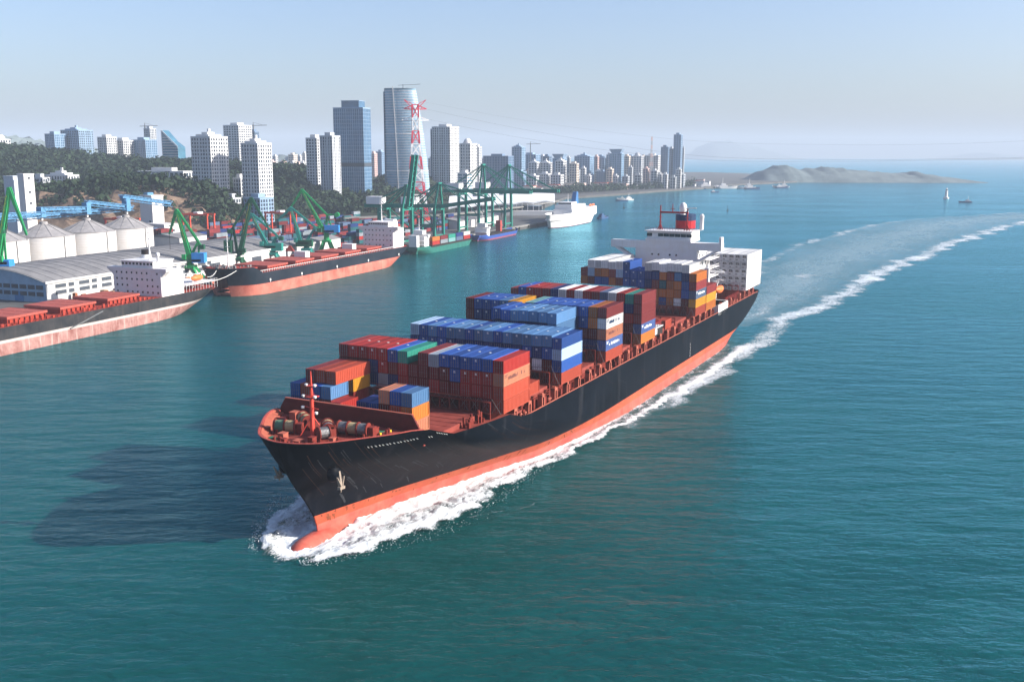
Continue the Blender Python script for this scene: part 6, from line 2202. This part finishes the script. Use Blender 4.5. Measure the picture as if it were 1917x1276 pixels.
WORDS = ['far left', 'left', 'left of centre', 'just left of centre', 'centre', 'just right of centre', 'right of centre', 'right', 'far right']
for k in range(27):
    x0 = 903 + k * 13.4 + random.uniform(-3, 3)
    w_ = random.uniform(9, 17)
    tower(f'hazy back-row block, {ORD[k % 3 + 1]} of three at the {WORDS[k // 3]} of the far skyline', x0, x0 + w_, random.uniform(291, 316), 2250 + random.uniform(0, 250), random.choice(('blue', 'grey', 'white', 'blue', 'cream')), 'blue', rot=24, ratio=.9, fl=4.4, pier=6.0, slab=1.5, proud=.5, pw=1.6, crown='plant')
for k in range(14):
    x0 = 700 + k * 14.5 if k > 6 else 505 + k * 9.5
    tower(f'small hazy block {["behind the wooded saddle", "behind the glass towers"][k > 6]}, {ORD[(k % 7) + 1]} from the left', x0, x0 + random.uniform(8, 14), random.uniform(290, 312), 2050 + random.uniform(0, 200), random.choice(('white', 'cream', 'grey', 'pink')), 'dark', rot=24, ratio=.9, fl=4.4, pier=6.0, slab=1.5, proud=.5, pw=1.6, crown='plant')
for k in range(24):
    x0 = 968 + k * 13 + random.uniform(-3, 3)
    tower(f'mid-rise waterfront block, {ordn(k + 1)} from the left in the front row of the far skyline', x0, x0 + random.uniform(9, 16), random.uniform(314, 333), 1890 + random.uniform(0, 60), random.choice(('white', 'cream', 'grey', 'pink', 'white')), 'dark', rot=24, ratio=.9, fl=4.2, pier=5.0, slab=1.4, proud=.5, pw=1.5, crown='plant')
# waterfront low-rise
for k in range(46):
    x = 985 + k * 7.4
    y = np.interp(x, [985, 1060, 1170, 1330], [362, 361, 356, 350]) - 2.5 - 2 * (k % 3)
    p = onz(x, y, GROUND_Z)
    w_ = random.uniform(10, 26)
    h_ = random.uniform(4, 11)
    b = tag(MB().box(-w_ / 2, w_ / 2, -8, 8, 0, h_).box(-w_ / 2 - .6, w_ / 2 + .6, -8.6, 8.6, h_, h_ + .9, 1).build('waterfront_house', [fac[['white', 'cream', 'grey', 'white', 'pink'][k % 5]], [roof_m, hatch_m, silo_r][k % 3]], mw=Matrix.Translation((p.x, p.y, GROUND_Z - .1)) @ Matrix.Rotation(R(-20), 4, 'Z')), f'low {["white", "cream", "grey", "whitewashed", "pinkish"][k % 5]} waterfront building, {ordn(k + 1)} from the left below the far skyline', 'building', 'low waterfront buildings')
# ---- lattice pylons
prd, pwh = mat('pylon_red', (.55, .03, .06), .6), mat('pylon_white', (.72, .72, .72), .6)
def pylon(label, x, yb, Y, ytop, arms, bands, wbase, wtop, th, cols=None):
    base = ony(x, yb, Y)
    H2 = ony(x, ytop, Y).z
    t = thing('power_pylon', label, 'pylon', Matrix.Translation((base.x, Y, 0)) @ Matrix.Rotation(R(12), 4, 'Z'))
    N = bands
    z0 = GROUND_Z
    for k in range(N):
        za, zc = z0 + (H2 - z0) * k / N, z0 + (H2 - z0) * (k + 1) / N
        f = lambda z: wbase + (wtop - wbase) * min(1, ((z - z0) / (H2 - z0)) / .75) ** .8
        m = MB()
        wa, wc = f(za) / 2, f(zc) / 2
        cs = [(-1, -1), (1, -1), (1, 1), (-1, 1)]
        for i in range(4):
            (ax, ay), (bx, by) = cs[i], cs[(i + 1) % 4]
            m.bar((ax * wa, ay * wa, za), (ax * wc, ay * wc, zc), th)
            zm, wm2 = (za + zc) / 2, (wa + wc) / 2
            m.bar((ax * wa, ay * wa, za), (bx * wc, by * wc, zc), th * .6)
            m.bar((bx * wa, by * wa, za), (ax * wc, ay * wc, zc), th * .6)
            m.bar((ax * wc, ay * wc, zc), (bx * wc, by * wc, zc), th * .6)
        m.build('lattice_section', (cols or (prd, pwh))[k % 2], t)
    for (z, half, mm) in arms:
        m = MB()
        for sg in (-1, 1):
            m.bar((0, -1.5, z), (sg * half, 0, z + .5), th).bar((0, 1.5, z), (sg * half, 0, z + .5), th).bar((0, 0, z + 5), (sg * half, 0, z + .5), th)
            for q in (.3, .6, .85):
                m.bar((sg * half * q, 0, z + .3), (sg * half * q * .92, 0, z + 5 * (1 - q)), th * .6)
        m.build('cross_arm', mm, t)
    return t, H2
Yp = 985
t, H2 = pylon('red and white lattice pylon standing before the sail tower', 780, 392, Yp, 196, [(ony(780, 226, Yp).z, 13, pwh), (ony(780, 205, Yp).z, 11, prd)], 9, 22, 6.0, .8)
for sg in (-1, 1):
    MB().bar((sg * 2, 0, H2 - 4), (sg * 10.5, 0, H2 + 4.5), .7).bar((sg * 2, 0, H2), (sg * 10.5, 0, H2 + 4.5), .5).build('earth_wire_horn', prd, t)
Yq = 1990
t2, H3 = pylon('thin pale radio mast above the broad white gridded block', 1218, 345, Yq, 256, [(ony(1218, 292, Yq).z, 6, pwh)], 12, 11, 2.2, .4, (fac['grey'], fac['pink']))
# power lines over the strait (sagging spans between pylons outside the frame)
wire_m = mat('power_line_grey', (.12, .14, .16), .6)
for k, (pts, t_) in enumerate((
    ([(800, 205), (1000, 246), (1290, 290), (1560, 299), (1750, 298), (1917, 295), (2100, 288)], 'lowest sagging power line crossing the sky to the right edge'),
    ([(804, 224), (1000, 262), (1290, 297.5), (1560, 302), (1750, 300), (1917, 297), (2100, 290)], 'second sagging power line just under the lowest pair'),
    ([(798, 192), (1000, 228), (1290, 263), (1560, 271), (1750, 270), (1917, 264), (2100, 255)], 'uppermost faint power line crossing the sky to the right edge'))):
    P = catmull(np.array([tuple(ony(x, y, Yp - (x - 800) * .25)) for x, y in pts]), 10)
    tag(MB().path([tuple(p) for p in P], .055 if k < 2 else .035, 4).build('power_line', wire_m), t_, 'cable', 'power lines over the strait')
# ---- ferry terminal with swept white shell roof
tm = thing('ferry_terminal', 'ferry terminal under a sweeping white shell roof behind the gantry cranes', 'building')
A, B_ = ony(845, 384, 1120), ony(1036, 366, 1120)
rows = []
for i in range(25):
    f = i / 24
    x = A.x + (B_.x - A.x) * f
    dep = 42 * (1 - .55 * f)
    zc = 24 - 7 * (1 - f) ** 2 - 4 * f
    row = []
    for j in range(13):
        q = j / 12 * 2 - 1
        lip = 1.6 * abs(math.sin(f * math.pi * 5)) if j == 0 else 0
        row.append((x, 1090 + q * dep * .5, GROUND_Z + 2 + zc * (1 - abs(q) ** 2.2 * (.72 - .3 * f)) + lip))
    rows.append(row)
rf = MB().grid(rows, flip=False)
rf.grid([[(p[0], p[1], p[2] - .9) for p in r] for r in rows], flip=True)
rf.build('shell_roof', mat('shell_roof_white', (.72, .74, .75), .5, var=.05, scale=.1), tm, smooth=True)
MB().box(A.x + 6, B_.x - 14, 1078, 1104, GROUND_Z, GROUND_Z + 9).build('glazed_hall', gl['dark'], tm)
cl = MB()
for k in range(16):
    cl.box(A.x + 6 + k * 6, A.x + 6.7 + k * 6, 1077.3, 1078, GROUND_Z, GROUND_Z + 12)
cl.build('columns', fac['white'], tm, kind='stuff')
MB().box(A.x + 30, B_.x + 6, 1062, 1070, GROUND_Z, GROUND_Z + 5).build('boarding_gallery', fac['white'], tm)
# construction crane on the ridge
for x, yt, Y, t_ in ((271, 234, 1580, 'thin tower crane over the unfinished grey tower'), (474, 233, 1500, 'thin tower crane beside the white office tower'), (993, 268, 2000, 'tiny tower crane above the far skyline')):
    p = ony(x, yt, Y)
    tc_ = thing('tower_crane', t_, 'crane', Matrix.Translation((p.x, Y, 0)), 'construction cranes')
    MB().box(-.8, .8, -.8, .8, 20, p.z).build('mast', steel_m, tc_)
    MB().bar((-8, 0, p.z - 2), (20, 0, p.z - 1), .9, .9).bar((0, 0, p.z + 3), (14, 0, p.z - 1), .3).bar((0, 0, p.z - 2), (0, 0, p.z + 3), .7).build('jib', steel_m, tc_)
print('objects', len(bpy.data.objects), 'tris', sum(len(m.polygons) for m in bpy.data.meshes))
